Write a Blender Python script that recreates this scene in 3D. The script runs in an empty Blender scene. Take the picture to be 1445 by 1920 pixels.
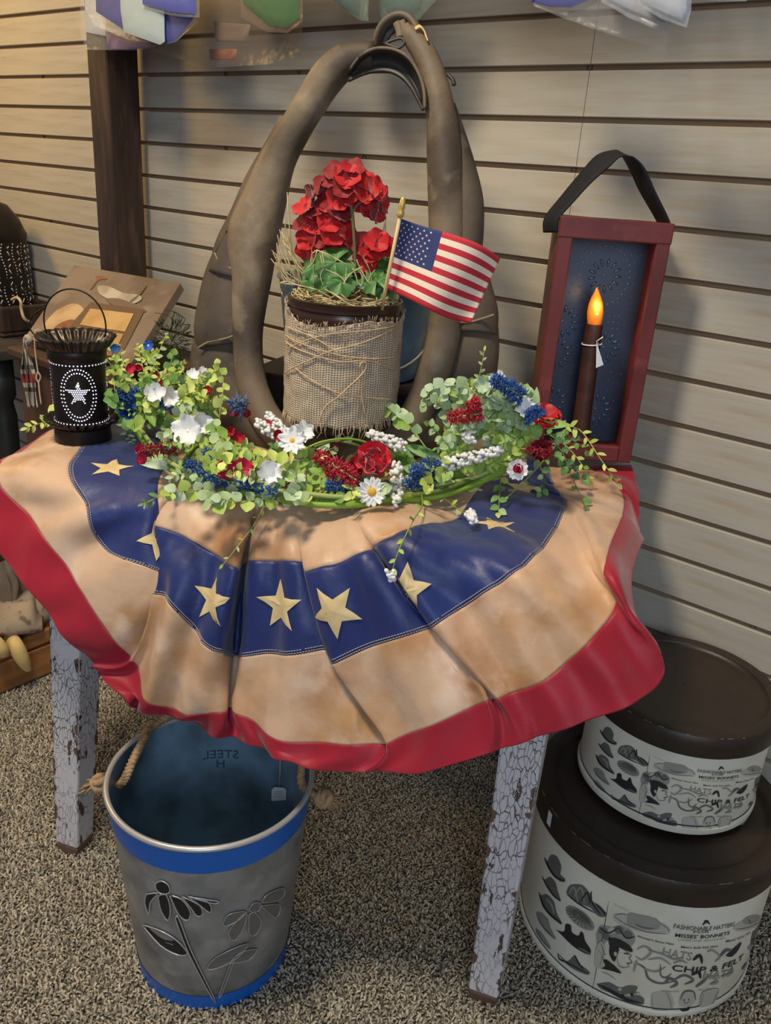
import bpy, bmesh, math, random
import numpy as np
from mathutils import Vector, Matrix, noise
from mathutils.geometry import tessellate_polygon
rnd = random.Random(7)
V = Vector
scn = bpy.context.scene
COL = scn.collection
PI = math.pi

# ------------------------------------------------------------------ camera (measured from the slatwall grooves)
FOC = 1574.16
CAM = V((0.0, -1.3555, 1.175))
R_ = V((0.759, 0.648, 0.065)); 
PITCH, ROLL, YAW = 3.90038204e-01, 7.00013912e-02, -6.80194999e-01
cp, sp, cy, sy = math.cos(PITCH), math.sin(PITCH), math.cos(YAW), math.sin(YAW)
FWD = V((sy*cp, cy*cp, -sp)); r0 = V((cy, -sy, 0)); u0 = r0.cross(FWD)
RIGHT = r0*math.cos(ROLL) + u0*math.sin(ROLL); UP = u0*math.cos(ROLL) - r0*math.sin(ROLL)
cd = bpy.data.cameras.new('camera'); cam = bpy.data.objects.new('camera', cd); COL.objects.link(cam)
M = Matrix((RIGHT, UP, -FWD)).transposed().to_4x4(); M.translation = CAM
cam.matrix_world = M
cd.sensor_fit = 'VERTICAL'; cd.sensor_height = 24; cd.lens = FOC/1920*24; cd.clip_start = .01
scn.camera = cam

# ------------------------------------------------------------------ world, lamps, exposure
w = bpy.data.worlds.new('World'); scn.world = w; w.use_nodes = True
w.node_tree.nodes['Background'].inputs[0].default_value = (.80, .86, 1.0, 1)
w.node_tree.nodes['Background'].inputs[1].default_value = .22
def lamp(name, loc, target, size, energy, col, kind='AREA', spread=180):
    l = bpy.data.lights.new(name, kind); o = bpy.data.objects.new(name, l); COL.objects.link(o)
    l.energy = energy; l.color = col
    if kind == 'AREA':
        l.shape = 'DISK'; l.size = size; l.spread = math.radians(spread)
    else: l.shadow_soft_size = size
    o.location = loc; o.rotation_euler = (V(target)-V(loc)).to_track_quat('-Z', 'Y').to_euler()
    return o
lamp('ceiling_lamp_warm', (-2.9, -.95, 2.0), (-2.3, -.05, 1.0), .35, 15, (1, .60, .15))
lamp('ceiling_lamp_front', (-.95, -1.35, 2.7), (-.85, -.5, .6), .40, 43, (1, .86, .66))
lamp('shop_window_daylight', (1.6, -3.2, 1.9), (-.6, -.1, .9), 1.5, 39, (.70, .84, 1))
scn.view_settings.view_transform = 'Standard'; scn.view_settings.look = 'None'
scn.view_settings.exposure = 0.0; scn.view_settings.gamma = 1.0; scn.view_settings.use_curve_mapping = False

# ------------------------------------------------------------------ measuring helpers (photo pixel -> point on a known surface)
def ray(x, y): return ((x-722.5)*RIGHT - (y-960)*UP + FOC*FWD).normalized()
def onplane(x, y, P0, n):
    d = ray(x, y); n = V(n); return CAM + d*((V(P0)-CAM).dot(n)/d.dot(n))
def atz(x, y, z): return onplane(x, y, (0, 0, z), (0, 0, 1))
def aty(x, y, yy): return onplane(x, y, (0, yy, 0), (0, 1, 0))
def proj(P):
    v = V(P)-CAM; d = v.dot(FWD); return (722.5+FOC*v.dot(RIGHT)/d, 960-FOC*v.dot(UP)/d)
TZ = .725
A0 = V((-1.2, -.80, 0)); TA = math.radians(21)
TU = V((math.cos(TA), math.sin(TA), 0)); TV = V((-TU.y, TU.x, 0))
def tl(l, w_, z): return A0 + TU*l + TV*w_ + V((0, 0, z))      # table-local to world
def atw(x, y, w_): return onplane(x, y, tl(0, w_, 0), TV)
def cone_hit(x, y, c, ra, rb, h):                               # ray on a cone of radius ra (z0) .. rb (z0+h); returns (theta, t)
    d = ray(x, y); o = CAM - V(c); k = (rb-ra)/h
    a = d.x**2+d.y**2-(k*d.z)**2; R0 = ra+k*o.z
    b = 2*(o.x*d.x+o.y*d.y-R0*k*d.z); cc = o.x**2+o.y**2-R0**2
    dis = b*b-4*a*cc
    t = (-b-math.sqrt(max(dis, 0)))/(2*a)
    p = o+d*t
    return math.atan2(p.y, p.x), p.z/h

# ------------------------------------------------------------------ materials
def s2l(c): return tuple(((x/255+.055)/1.055)**2.4 if x/255 > .04045 else x/255/12.92 for x in c)
def mat(name, col, rough=.6, metal=0, spec=.5, emit=None, estr=0, var=None, bump=None, sheen=0, trans=0, alpha=1, vcol=None, scale3=(1, 1, 1), sss=0):
    """col sRGB 0-255.  var=(colour2, scale, detail, lo, hi) noise mix; bump=(scale, strength, distance)."""
    m = bpy.data.materials.new(name); m.use_nodes = True
    nt = m.node_tree; N = nt.nodes; L = nt.links; b = N['Principled BSDF']
    b.inputs['Base Color'].default_value = (*s2l(col), 1); b.inputs['Roughness'].default_value = rough
    b.inputs['Metallic'].default_value = metal; b.inputs['Specular IOR Level'].default_value = spec
    if sheen: b.inputs['Sheen Weight'].default_value = sheen
    if trans: b.inputs['Transmission Weight'].default_value = trans
    if alpha < 1: b.inputs['Alpha'].default_value = alpha
    if sss: b.inputs['Subsurface Weight'].default_value = sss; b.inputs['Subsurface Radius'].default_value = (.01, .005, .003)
    if emit: b.inputs['Emission Color'].default_value = (*s2l(emit), 1); b.inputs['Emission Strength'].default_value = estr
    tc = N.new('ShaderNodeTexCoord'); mp = N.new('ShaderNodeMapping'); mp.inputs['Scale'].default_value = scale3
    L.new(tc.outputs['Object'], mp.inputs['Vector'])
    m['_v'] = 0
    src = None
    if vcol:
        at = N.new('ShaderNodeAttribute'); at.attribute_name = vcol; src = at.outputs['Color']
        L.new(src, b.inputs['Base Color'])
    if var:
        vs = var if isinstance(var, list) else [var]
        for (c2, sc, det, lo, hi) in vs:
            n = N.new('ShaderNodeTexNoise'); n.inputs['Scale'].default_value = sc; n.inputs['Detail'].default_value = det
            L.new(mp.outputs[0], n.inputs['Vector'])
            r = N.new('ShaderNodeMapRange'); r.inputs[1].default_value = lo; r.inputs[2].default_value = hi
            L.new(n.outputs[0], r.inputs[0])
            mx = N.new('ShaderNodeMix'); mx.data_type = 'RGBA'
            if src: L.new(src, mx.inputs[6])
            else: mx.inputs[6].default_value = (*s2l(col), 1)
            mx.inputs[7].default_value = (*s2l(c2), 1); L.new(r.outputs[0], mx.inputs[0])
            src = mx.outputs[2]; L.new(src, b.inputs['Base Color'])
    if bump:
        n = N.new('ShaderNodeTexNoise'); n.inputs['Scale'].default_value = bump[0]; n.inputs['Detail'].default_value = 4
        L.new(mp.outputs[0], n.inputs['Vector'])
        bp = N.new('ShaderNodeBump'); bp.inputs['Strength'].default_value = bump[1]; bp.inputs['Distance'].default_value = bump[2]
        L.new(n.outputs[0], bp.inputs['Height']); L.new(bp.outputs[0], b.inputs['Normal'])
    return m
def film(name, tint=(235, 238, 240), op=.16):
    m = bpy.data.materials.new(name); m.use_nodes = True; nt = m.node_tree; N = nt.nodes; L = nt.links
    b = N['Principled BSDF']; b.inputs['Base Color'].default_value = (*s2l(tint), 1); b.inputs['Roughness'].default_value = .22
    n = N.new('ShaderNodeTexNoise'); n.inputs['Scale'].default_value = 30; bp = N.new('ShaderNodeBump'); bp.inputs['Distance'].default_value = .004
    tc = N.new('ShaderNodeTexCoord'); L.new(tc.outputs['Object'], n.inputs['Vector']); L.new(n.outputs[0], bp.inputs['Height']); L.new(bp.outputs[0], b.inputs['Normal'])
    t = N.new('ShaderNodeBsdfTransparent'); mx = N.new('ShaderNodeMixShader'); mx.inputs[0].default_value = op
    L.new(t.outputs[0], mx.inputs[1]); L.new(b.outputs[0], mx.inputs[2]); L.new(mx.outputs[0], N['Material Output'].inputs[0])
    return m

# ------------------------------------------------------------------ mesh builder
class MB:
    def __init__(s): s.v = []; s.f = []; s.m = []
    def add(s, vs, fs, mi=0):
        o = len(s.v); s.v.extend([tuple(p) for p in vs]); s.f.extend([tuple(i+o for i in f) for f in fs]); s.m.extend([mi]*len(fs)); return s
    def box(s, c, sz, rot=None, mi=0, taper=1.0):
        hx, hy, hz = sz[0]/2, sz[1]/2, sz[2]/2; q = []
        for z, k in ((-hz, taper), (hz, 1)):
            for x, y in ((-hx, -hy), (hx, -hy), (hx, hy), (-hx, hy)): q.append(V((x*k, y*k, z)))
        if rot is not None: q = [rot @ p for p in q]
        q = [p+V(c) for p in q]
        return s.add(q, [(3, 2, 1, 0), (4, 5, 6, 7), (0, 1, 5, 4), (1, 2, 6, 5), (2, 3, 7, 6), (3, 0, 4, 7)], mi)
    def hexa(s, b, t, mi=0):                                  # bottom quad, top quad
        return s.add(list(b)+list(t), [(3, 2, 1, 0), (4, 5, 6, 7), (0, 1, 5, 4), (1, 2, 6, 5), (2, 3, 7, 6), (3, 0, 4, 7)], mi)
    def tube(s, pts, rad, n=8, cap=True, nrm=None, closed=False, mi=0):
        pts = [V(p) for p in pts]; k = len(pts)
        if not hasattr(rad, '__len__'): rad = [rad]*k
        o = []; up = V(nrm) if nrm is not None else None; prev = None
        for i, p in enumerate(pts):
            a = pts[(i-1) % k if closed else max(i-1, 0)]; b = pts[(i+1) % k if closed else min(i+1, k-1)]
            t = (b-a).normalized() if (b-a).length > 1e-9 else V((0, 0, 1))
            if up is not None: nn = (up - t*up.dot(t)).normalized()
            elif prev is None:
                h = V((0, 0, 1)) if abs(t.z) < .9 else V((1, 0, 0)); nn = (h - t*h.dot(t)).normalized()
            else:
                nn = prev - t*prev.dot(t); nn = nn.normalized() if nn.length > 1e-6 else V((1, 0, 0))
            prev = nn; sd = t.cross(nn)
            ra, rb = rad[i] if hasattr(rad[i], '__len__') else (rad[i], rad[i])
            o.append([p + sd*ra*math.cos(2*PI*j/n) + nn*rb*math.sin(2*PI*j/n) for j in range(n)])
        vs = [q for r in o for q in r]; fs = []
        for i in range(k if closed else k-1):
            i2 = (i+1) % k
            for j in range(n): fs.append((i*n+j, i*n+(j+1) % n, i2*n+(j+1) % n, i2*n+j))
        if cap and not closed: fs += [tuple(range(n))[::-1], tuple((k-1)*n+j for j in range(n))]
        return s.add(vs, fs, mi)
    def lathe(s, prof, c, n=48, mi=0, wave=None):             # prof (r, z); wave(i_profile, angle)->dr
        vs = []; fs = []
        for i, (r, z) in enumerate(prof):
            for j in range(n):
                a = 2*PI*j/n; rr = r + (wave(i, a) if wave else 0)
                vs.append((c[0]+rr*math.cos(a), c[1]+rr*math.sin(a), c[2]+z))
        for i in range(len(prof)-1):
            for j in range(n): fs.append((i*n+j, i*n+(j+1) % n, (i+1)*n+(j+1) % n, (i+1)*n+j))
        return s.add(vs, fs, mi)
    def disc(s, c, nrm, r, n=6, mi=0):
        q = V(nrm).to_track_quat('Z', 'Y')
        return s.add([V(c)+q @ V((r*math.cos(2*PI*j/n), r*math.sin(2*PI*j/n), 0)) for j in range(n)], [tuple(range(n))], mi)
    def ball(s, c, r, nu=8, nv=5, mi=0, sc=(1, 1, 1), rot=None):
        vs = []; fs = []
        for i in range(nv+1):
            ph = PI*i/nv
            for j in range(nu):
                p = V((r*sc[0]*math.sin(ph)*math.cos(2*PI*j/nu), r*sc[1]*math.sin(ph)*math.sin(2*PI*j/nu), r*sc[2]*math.cos(ph)))
                if rot is not None: p = rot @ p
                vs.append(p+V(c))
        for i in range(nv):
            for j in range(nu): fs.append((i*nu+j, (i+1)*nu+j, (i+1)*nu+(j+1) % nu, i*nu+(j+1) % nu))
        return s.add(vs, fs, mi)
    def grid(s, P, mi=0, mfun=None):                           # P rows of points
        nr, nc = len(P), len(P[0]); o = len(s.v)
        s.v.extend([tuple(q) for r in P for q in r])
        for i in range(nr-1):
            for j in range(nc-1):
                s.f.append((o+i*nc+j, o+i*nc+j+1, o+(i+1)*nc+j+1, o+(i+1)*nc+j)); s.m.append(mfun(i, j) if mfun else mi)
        return s
    def poly(s, pts, mi=0):                                     # any polygon, tessellated
        t = tessellate_polygon([[V(p) for p in pts]]); return s.add(pts, [tuple(x) for x in t], mi)
    def mesh(s, name, mats, off=V((0, 0, 0)), smooth=True):
        me = bpy.data.meshes.new(name); me.from_pydata([(a-off[0], b-off[1], c-off[2]) for a, b, c in s.v], [], s.f)
        for m in (mats if isinstance(mats, (list, tuple)) else [mats]): me.materials.append(m)
        if len(set(s.m)) > 1: me.polygons.foreach_set('material_index', s.m)
        if smooth: me.shade_smooth() if hasattr(me, 'shade_smooth') else me.polygons.foreach_set('use_smooth', [True]*len(s.f))
        me.update(); return me
    def build(s, name, mats, parent=None, smooth=True, sharp=None, solid=0, loc=None, bevel=0):
        off = org(parent) if parent else (V(loc) if loc is not None else V((0, 0, 0)))
        me = s.mesh(name, mats, off, smooth)
        if sharp and smooth:
            try: me.set_sharp_from_angle(angle=math.radians(sharp))
            except Exception: pass
        o = bpy.data.objects.new(name, me); COL.objects.link(o)
        if parent: o.parent = parent
        elif loc is not None: o.location = loc
        if solid: md = o.modifiers.new('solid', 'SOLIDIFY'); md.thickness = solid; md.offset = 0
        if bevel: md = o.modifiers.new('bevel', 'BEVEL'); md.width = bevel; md.segments = 2; md.limit_method = 'ANGLE'
        return o
def org(o):
    p = V((0, 0, 0))
    while o: p += o.location; o = o.parent
    return p
def tag(o, label=None, cat=None, group=None, kind=None):
    for k, v in (('label', label), ('category', cat), ('group', group), ('kind', kind)):
        if v: o[k] = v
    return o
def thing(name, loc, label, cat, group=None):
    o = bpy.data.objects.new(name, None); COL.objects.link(o); o.location = loc; o.empty_display_size = .05
    return tag(o, label, cat, group)
def piece(name, me, parent, mw):                               # shared-mesh piece at world matrix mw under an untransformed-rotation parent
    o = bpy.data.objects.new(name, me); COL.objects.link(o); o.parent = parent
    o.matrix_local = Matrix.Translation(-org(parent)) @ mw
    return o
def frame_m(p, z, x=None, s=1.0):                              # matrix at p with +Z along z
    z = V(z).normalized(); h = V(x) if x is not None else (V((0, 0, 1)) if abs(z.z) < .95 else V((1, 0, 0)))
    xx = h - z*h.dot(z); xx = xx.normalized() if xx.length > 1e-6 else z.orthogonal().normalized()
    yy = z.cross(xx); m = Matrix((xx, yy, z)).transposed().to_4x4()
    sc = s if hasattr(s, '__len__') else (s, s, s)
    return Matrix.Translation(V(p)) @ m @ Matrix.Diagonal((*sc, 1))
def cr(p0, p1, p2, p3, t):
    return .5*((2*p1)+(p2-p0)*t+(2*p0-5*p1+4*p2-p3)*t*t+(3*p1-p0-3*p2+p3)*t**3)
def spline(pts, n):                                             # n samples per segment
    o = []; k = len(pts)
    for i in range(k-1):
        a, b, c, d = pts[max(i-1, 0)], pts[i], pts[i+1], pts[min(i+2, k-1)]
        for j in range(n): o.append(cr(a, b, c, d, j/n))
    o.append(pts[-1]); return o
def vsp(pts, n): return spline([V(p) for p in pts], n)
def fsp(v, n): return spline([float(x) for x in v], n)
def rotz(a): return Matrix.Rotation(a, 3, 'Z')
TR = rotz(TA)

# ================================================================== SETTING
m_slat = mat('maple_slat', (176, 171, 160), .5, spec=.35, var=[((168, 154, 132), 7, 5, .42, .75), ((184, 176, 160), 3, 3, .45, .7)], scale3=(1, 1, 14), bump=(40, .06, .002))
m_groove = mat('slat_groove', (138, 112, 86), .7)
m_screw = mat('dark_screw', (42, 34, 28), .4, metal=.6)
SP = .0762
GZ = [1.175+(5.18640571-k)*SP for k in range(-8, 23)]
wall = MB().box((-1.9, .021, 1.15), (6.2, .02, 2.5)).build('wall_back', m_groove, smooth=False); tag(wall, kind='structure')
def slat_mesh(x0, x1):
    h = (SP-.009)/2; b = MB()
    pf = [(.0, -h+.001), (.0, h-.001), (.001, h), (.011, h), (.011, -h), (.001, -h)]
    vs = [(x0, y, z) for y, z in pf]+[(x1, y, z) for y, z in pf]
    b.add(vs, [tuple((i, (i+1) % 6, (i+1) % 6+6, i+6)) for i in range(6)]+[tuple(range(6))[::-1], tuple(range(6, 12))])
    return b.mesh('slat', m_slat, smooth=False)
ms_l, ms_r = slat_mesh(-5.0, -.7415), slat_mesh(-.7405, 1.2)
for i in range(len(GZ)-1):
    z = (GZ[i]+GZ[i+1])/2
    if z < .03: continue
    for me in (ms_l, ms_r): piece('slat', me, wall, Matrix.Translation((0, 0, z)))
sc_me = MB().lathe([(.0001, -.004), (.0035, -.004), (.0045, -.002), (.0045, .0)], (0, 0, 0), 10).mesh('screw', m_screw)
for px, py in [(80, 144), (82, 255), (95, 414), (422, 138), (560, 134), (682, 296), (423, 277), (1075, 319), (1105, 127), (1411, 1177)]:
    p = aty(px, py, .009); piece('screw', sc_me, wall, frame_m(p, (0, -1, 0)))
# carpet
m_base = mat('carpet_backing', (130, 122, 108), .95, var=((70, 66, 60), 60, 4, .4, .7))
floor = MB().box((-1.4, -1.6, -.01), (6.4, 3.4, .02)).build('floor', m_base, smooth=False); tag(floor, kind='structure')
BK = V((-.7935, -.735, 0)); BKR0, BKR1, BKH = .116, .1465, .34
HL = V((-.322, -.205, 0)); HLR, HLH = .190, .235
HS = V((-.333, -.166, 0)); HSR, HSZ, HSH = .138, .275, .15
def carpet():
    g = np.random.default_rng(3); d = .0047
    xs = np.arange(-2.05, .22, d); ys = np.arange(-1.06, -.01, d)
    X, Y = np.meshgrid(xs, ys); X = X.ravel()+g.uniform(-d*.5, d*.5, X.size); Y = Y.ravel()+g.uniform(-d*.5, d*.5, Y.size)
    keep = np.ones(X.size, bool)
    for c, r in ((BK, BKR0-.003), (HL, HLR)): keep &= np.hypot(X-c.x, Y-c.y) > r
    keep &= ~((X < -1.655) & (Y > -1.02) & (Y < -.42))
    # only the floor that can be seen round and under the table from here or a step aside
    keep &= ~((X < -1.2) & (Y < -.95)) & ~((X > -.1) & (Y < -.75)); X, Y = X[keep], Y[keep]; n = X.size
    a = g.uniform(0, 2*PI, n); ln = g.uniform(.002, .0065, n); h = g.uniform(.006, .0105, n); rr = g.uniform(.0017, .0029, n)
    lv = []
    for t, k in ((0, .8), (.55, 1.0), (1.0, .75), (1.12, .1)):
        cx = X+np.cos(a)*ln*t*t; cy_ = Y+np.sin(a)*ln*t*t; cz = h*min(t, 1.05)*(1-.12*t)
        for j in range(3):
            b = a+2*PI*j/3; lv.append(np.stack([cx+np.cos(b)*rr*k, cy_+np.sin(b)*rr*k, cz], 1))
    vs = np.stack(lv, 1).reshape(-1, 3); nv = 12
    q = []
    for L in range(3):
        for j in range(3): q.append((L*3+j, L*3+(j+1) % 3, L*3+3+(j+1) % 3, L*3+3+j))
    q = np.array(q); F = (q[None]+(np.arange(n)*nv)[:, None, None]).reshape(-1, 4)
    me = bpy.data.meshes.new('carpet_pile'); me.vertices.add(len(vs)); me.vertices.foreach_set('co', vs.ravel())
    me.loops.add(F.size); me.loops.foreach_set('vertex_index', F.ravel())
    me.polygons.add(len(F)); me.polygons.foreach_set('loop_start', np.arange(0, F.size, 4)); me.polygons.foreach_set('loop_total', np.full(len(F), 4))
    me.update(calc_edges=True); me.polygons.foreach_set('use_smooth', np.ones(len(F), bool))
    pal = np.array([s2l(c) for c in [(190, 180, 160), (174, 164, 146), (206, 196, 176), (150, 142, 126), (168, 162, 148), (122, 114, 102)]])
    ci = pal[g.choice(6, n, p=[.25, .25, .2, .12, .12, .06])]*g.uniform(.85, 1.12, (n, 1))
    colr = np.ones((n, nv, 4)); colr[:, :, :3] = ci[:, None, :]
    at = me.color_attributes.new('tone', 'FLOAT_COLOR', 'POINT'); at.data.foreach_set('color', colr.ravel())
    me.materials.append(mat('carpet_yarn', (150, 140, 120), .95, vcol='tone', spec=.1))
    o = bpy.data.objects.new('carpet_pile', me); COL.objects.link(o); o.parent = floor; tag(o, kind='stuff')
carpet()

tag(MB().box((-.55, -.205, 1.76), (2.5, .41, .022)).build('shade_board', mat('shade_board_brown', (120, 96, 70), .6), smooth=False), kind='structure')   # unseen board added above the view to shade the upper wall
# post against the wall
m_dark = mat('dark_stained_wood', (58, 42, 33), .5, var=[((34, 24, 20), 6, 6, .4, .7), ((82, 62, 48), 11, 5, .55, .8)], scale3=(6, 6, .8), bump=(30, .2, .003))
PX0, PX1, PY0, PY1 = -1.995, -1.915, -.122, -.036
t = thing('display_post', (PX1-.04, -.08, 0), 'dark stained square wooden post standing before the slatted wall', 'post')
MB().hexa([(PX0, PY0, 0), (PX1, PY0, 0), (PX1, PY1, 0), (PX0, PY1, 0)], [(PX0, PY0, 2.2), (PX1, PY0, 2.2), (PX1, PY1, 2.2), (PX0, PY1, 2.2)]).build('shaft', m_dark, t, smooth=False, bevel=.004)

# ================================================================== TABLE
def crackle():
    m = bpy.data.materials.new('crackled_white_paint'); m.use_nodes = True; nt = m.node_tree; N = nt.nodes; L = nt.links; b = N['Principled BSDF']
    tc = N.new('ShaderNodeTexCoord'); mp = N.new('ShaderNodeMapping'); mp.inputs['Scale'].default_value = (1, 1, .34); L.new(tc.outputs['Object'], mp.inputs[0])
    nz = N.new('ShaderNodeTexNoise'); nz.inputs['Scale'].default_value = 60; L.new(mp.outputs[0], nz.inputs['Vector'])
    ad = N.new('ShaderNodeMixRGB'); ad.blend_type = 'ADD'; ad.inputs[0].default_value = .012; L.new(mp.outputs[0], ad.inputs[1]); L.new(nz.outputs['Color'], ad.inputs[2])
    vo = N.new('ShaderNodeTexVoronoi'); vo.feature = 'DISTANCE_TO_EDGE'; vo.inputs['Scale'].default_value = 150; L.new(ad.outputs[0], vo.inputs['Vector'])
    c1 = N.new('ShaderNodeMapRange'); c1.inputs[1].default_value = .015; c1.inputs[2].default_value = .06; L.new(vo.outputs['Distance'], c1.inputs[0])
    big = N.new('ShaderNodeTexNoise'); big.inputs['Scale'].default_value = 14; big.inputs['Detail'].default_value = 2; L.new(tc.outputs['Object'], big.inputs['Vector'])
    cm = N.new('ShaderNodeMapRange'); cm.inputs[1].default_value = .4; cm.inputs[2].default_value = .62; L.new(big.outputs[0], cm.inputs[0])
    mxm = N.new('ShaderNodeMath'); mxm.operation = 'MAXIMUM'; L.new(c1.outputs[0], mxm.inputs[0]); L.new(cm.outputs[0], mxm.inputs[1])
    ch = N.new('ShaderNodeTexNoise'); ch.inputs['Scale'].default_value = 34; ch.inputs['Detail'].default_value = 6; ch.inputs['Roughness'].default_value = .65; L.new(mp.outputs[0], ch.inputs['Vector'])
    c2 = N.new('ShaderNodeMapRange'); c2.inputs[1].default_value = .385; c2.inputs[2].default_value = .39; L.new(ch.outputs[0], c2.inputs[0])
    mul = N.new('ShaderNodeMath'); mul.operation = 'MULTIPLY'; L.new(mxm.outputs[0], mul.inputs[0]); L.new(c2.outputs[0], mul.inputs[1])
    mx = N.new('ShaderNodeMix'); mx.data_type = 'RGBA'; mx.inputs[6].default_value = (*s2l((84, 66, 58)), 1); mx.inputs[7].default_value = (*s2l((206, 202, 204)), 1)
    L.new(mul.outputs[0], mx.inputs[0]); L.new(mx.outputs[2], b.inputs['Base Color']); b.inputs['Roughness'].default_value = .65
    bp = N.new('ShaderNodeBump'); bp.inputs['Distance'].default_value = .002; bp.inputs['Strength'].default_value = .6; L.new(mul.outputs[0], bp.inputs['Height']); L.new(bp.outputs[0], b.inputs['Normal'])
    return m
m_crackle = crackle()
m_bare = mat('bare_leg_wood', (112, 84, 70), .7, var=((84, 62, 52), 30, 4, .4, .7))
table = thing('side_table', tl(.45, .25, 0), 'white crackle-painted wooden table under the flag bunting', 'table')
c0, c1, c2, c3 = tl(.03, .05, 0), tl(.86, .05, 0), tl(.86, .475, 0), tl(.03, .475, 0)
z_ = V((0, 0, 1))
MB().hexa([c+z_*(TZ-.026) for c in (c0, c1, c2, c3)], [c+z_*(TZ-.004) for c in (c0, c1, c2, c3)]).build('tabletop', m_crackle, table, smooth=False, bevel=.004)
MB().box(tl(.45, .06, TZ-.07), (.70, .018, .09), TR).build('apron', m_crackle, table, smooth=False)
MB().box(tl(.45, .44, TZ-.07), (.70, .018, .09), TR).build('apron', m_crackle, table, smooth=False)
MB().box(tl(.075, .25, TZ-.07), (.018, .37, .09), TR).build('apron', m_crackle, table, smooth=False)
MB().box(tl(.825, .25, TZ-.07), (.018, .37, .09), TR).build('apron', m_crackle, table, smooth=False)
def leg(bot, top, a=.046, b=.068):
    L_ = MB(); bq, tq, mq = [], [], []
    for s1, s2 in ((-1, -1), (1, -1), (1, 1), (-1, 1)):
        bq.append(bot+TU*s1*a/2+TV*s2*a/2); tq.append(top+TU*s1*b/2+TV*s2*b/2)
        mq.append(bq[-1].lerp(tq[-1], .03))
    lo = MB().hexa([p+(bot-p)*.12 for p in bq], mq); o = L_.hexa(mq, tq).build('leg', m_crackle, table, smooth=False, bevel=.004)
    lo.build('leg_tip', m_bare, o, smooth=False, bevel=.003); mb = MB()
    for k in range(4):                                          # bare chips along the four arrises
        for i in range(13):
            f = rnd.uniform(.05, .98); p = mq[k].lerp(tq[k], f); ax_ = (tq[k]-mq[k]).normalized()
            for nb in ((k+1) % 4, (k-1) % 4):
                d = (mq[nb]-mq[k]).normalized(); n = d.cross(ax_); n = n if n.dot(p-(bot+top)/2) > 0 and (p+n*.01-(bot.lerp(top, f))).length > (p-n*.01-(bot.lerp(top, f))).length else -n
                if (p+n*.01-bot.lerp(top, f)).length < (p-n*.01-bot.lerp(top, f)).length: n = -n
                hh = rnd.uniform(.004, .014); ww = rnd.uniform(.002, .010)
                mb.poly([p+n*.0004-ax_*hh+d*.0012, p+n*.0004-ax_*hh*.6+d*ww*.7, p+n*.0004-ax_*hh*.1+d*ww*rnd.uniform(.5, 1), p+n*.0004+ax_*hh*.4+d*ww, p+n*.0004+ax_*hh*.8+d*ww*.4, p+n*.0004+ax_*hh+d*.0012])
    tag(mb.build('paint_chips', m_bare, o, smooth=False), kind='stuff'); return o
lb = atz(140, 1588, .0); rb = atz(908, 1862, .0)
leg(lb, tl(.075, .075, TZ-.022)); leg(rb, tl(.825, .075, TZ-.022))
leg(tl(.84, .45, 0), tl(.825, .43, TZ-.022)); leg(tl(.07, .47, 0), tl(.08, .43, TZ-.022))

# ================================================================== BUNTING
def tea(name, a, b, c):
    return mat(name, a, .55, spec=.3, sheen=.15, var=[(b, 8, 6, .46, .60), (c, 5, 8, .53, .66), ((218, 190, 166), 11, 5, .56, .70)], bump=(26, .35, .005))
m_tan = tea('tea_stained_cloth', (208, 174, 144), (188, 144, 102), (156, 106, 66))
m_tan.node_tree.nodes['Principled BSDF'].inputs['Roughness'].default_value = .42
m_blue = mat('navy_cloth', (28, 46, 108), .46, spec=.45, sheen=.2, var=((20, 34, 88), 8, 4, .4, .7), bump=(26, .45, .005))
m_red = mat('crimson_cloth', (160, 22, 44), .5, spec=.35, sheen=.2, var=((142, 18, 40), 6, 4, .4, .7), bump=(14, .3, .005))
m_star = mat('cream_star_cloth', (226, 202, 150), .6, var=((206, 180, 126), 40, 4, .4, .7))
m_thread = mat('stitch_thread', (190, 180, 170), .7)
T = 'T'
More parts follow.
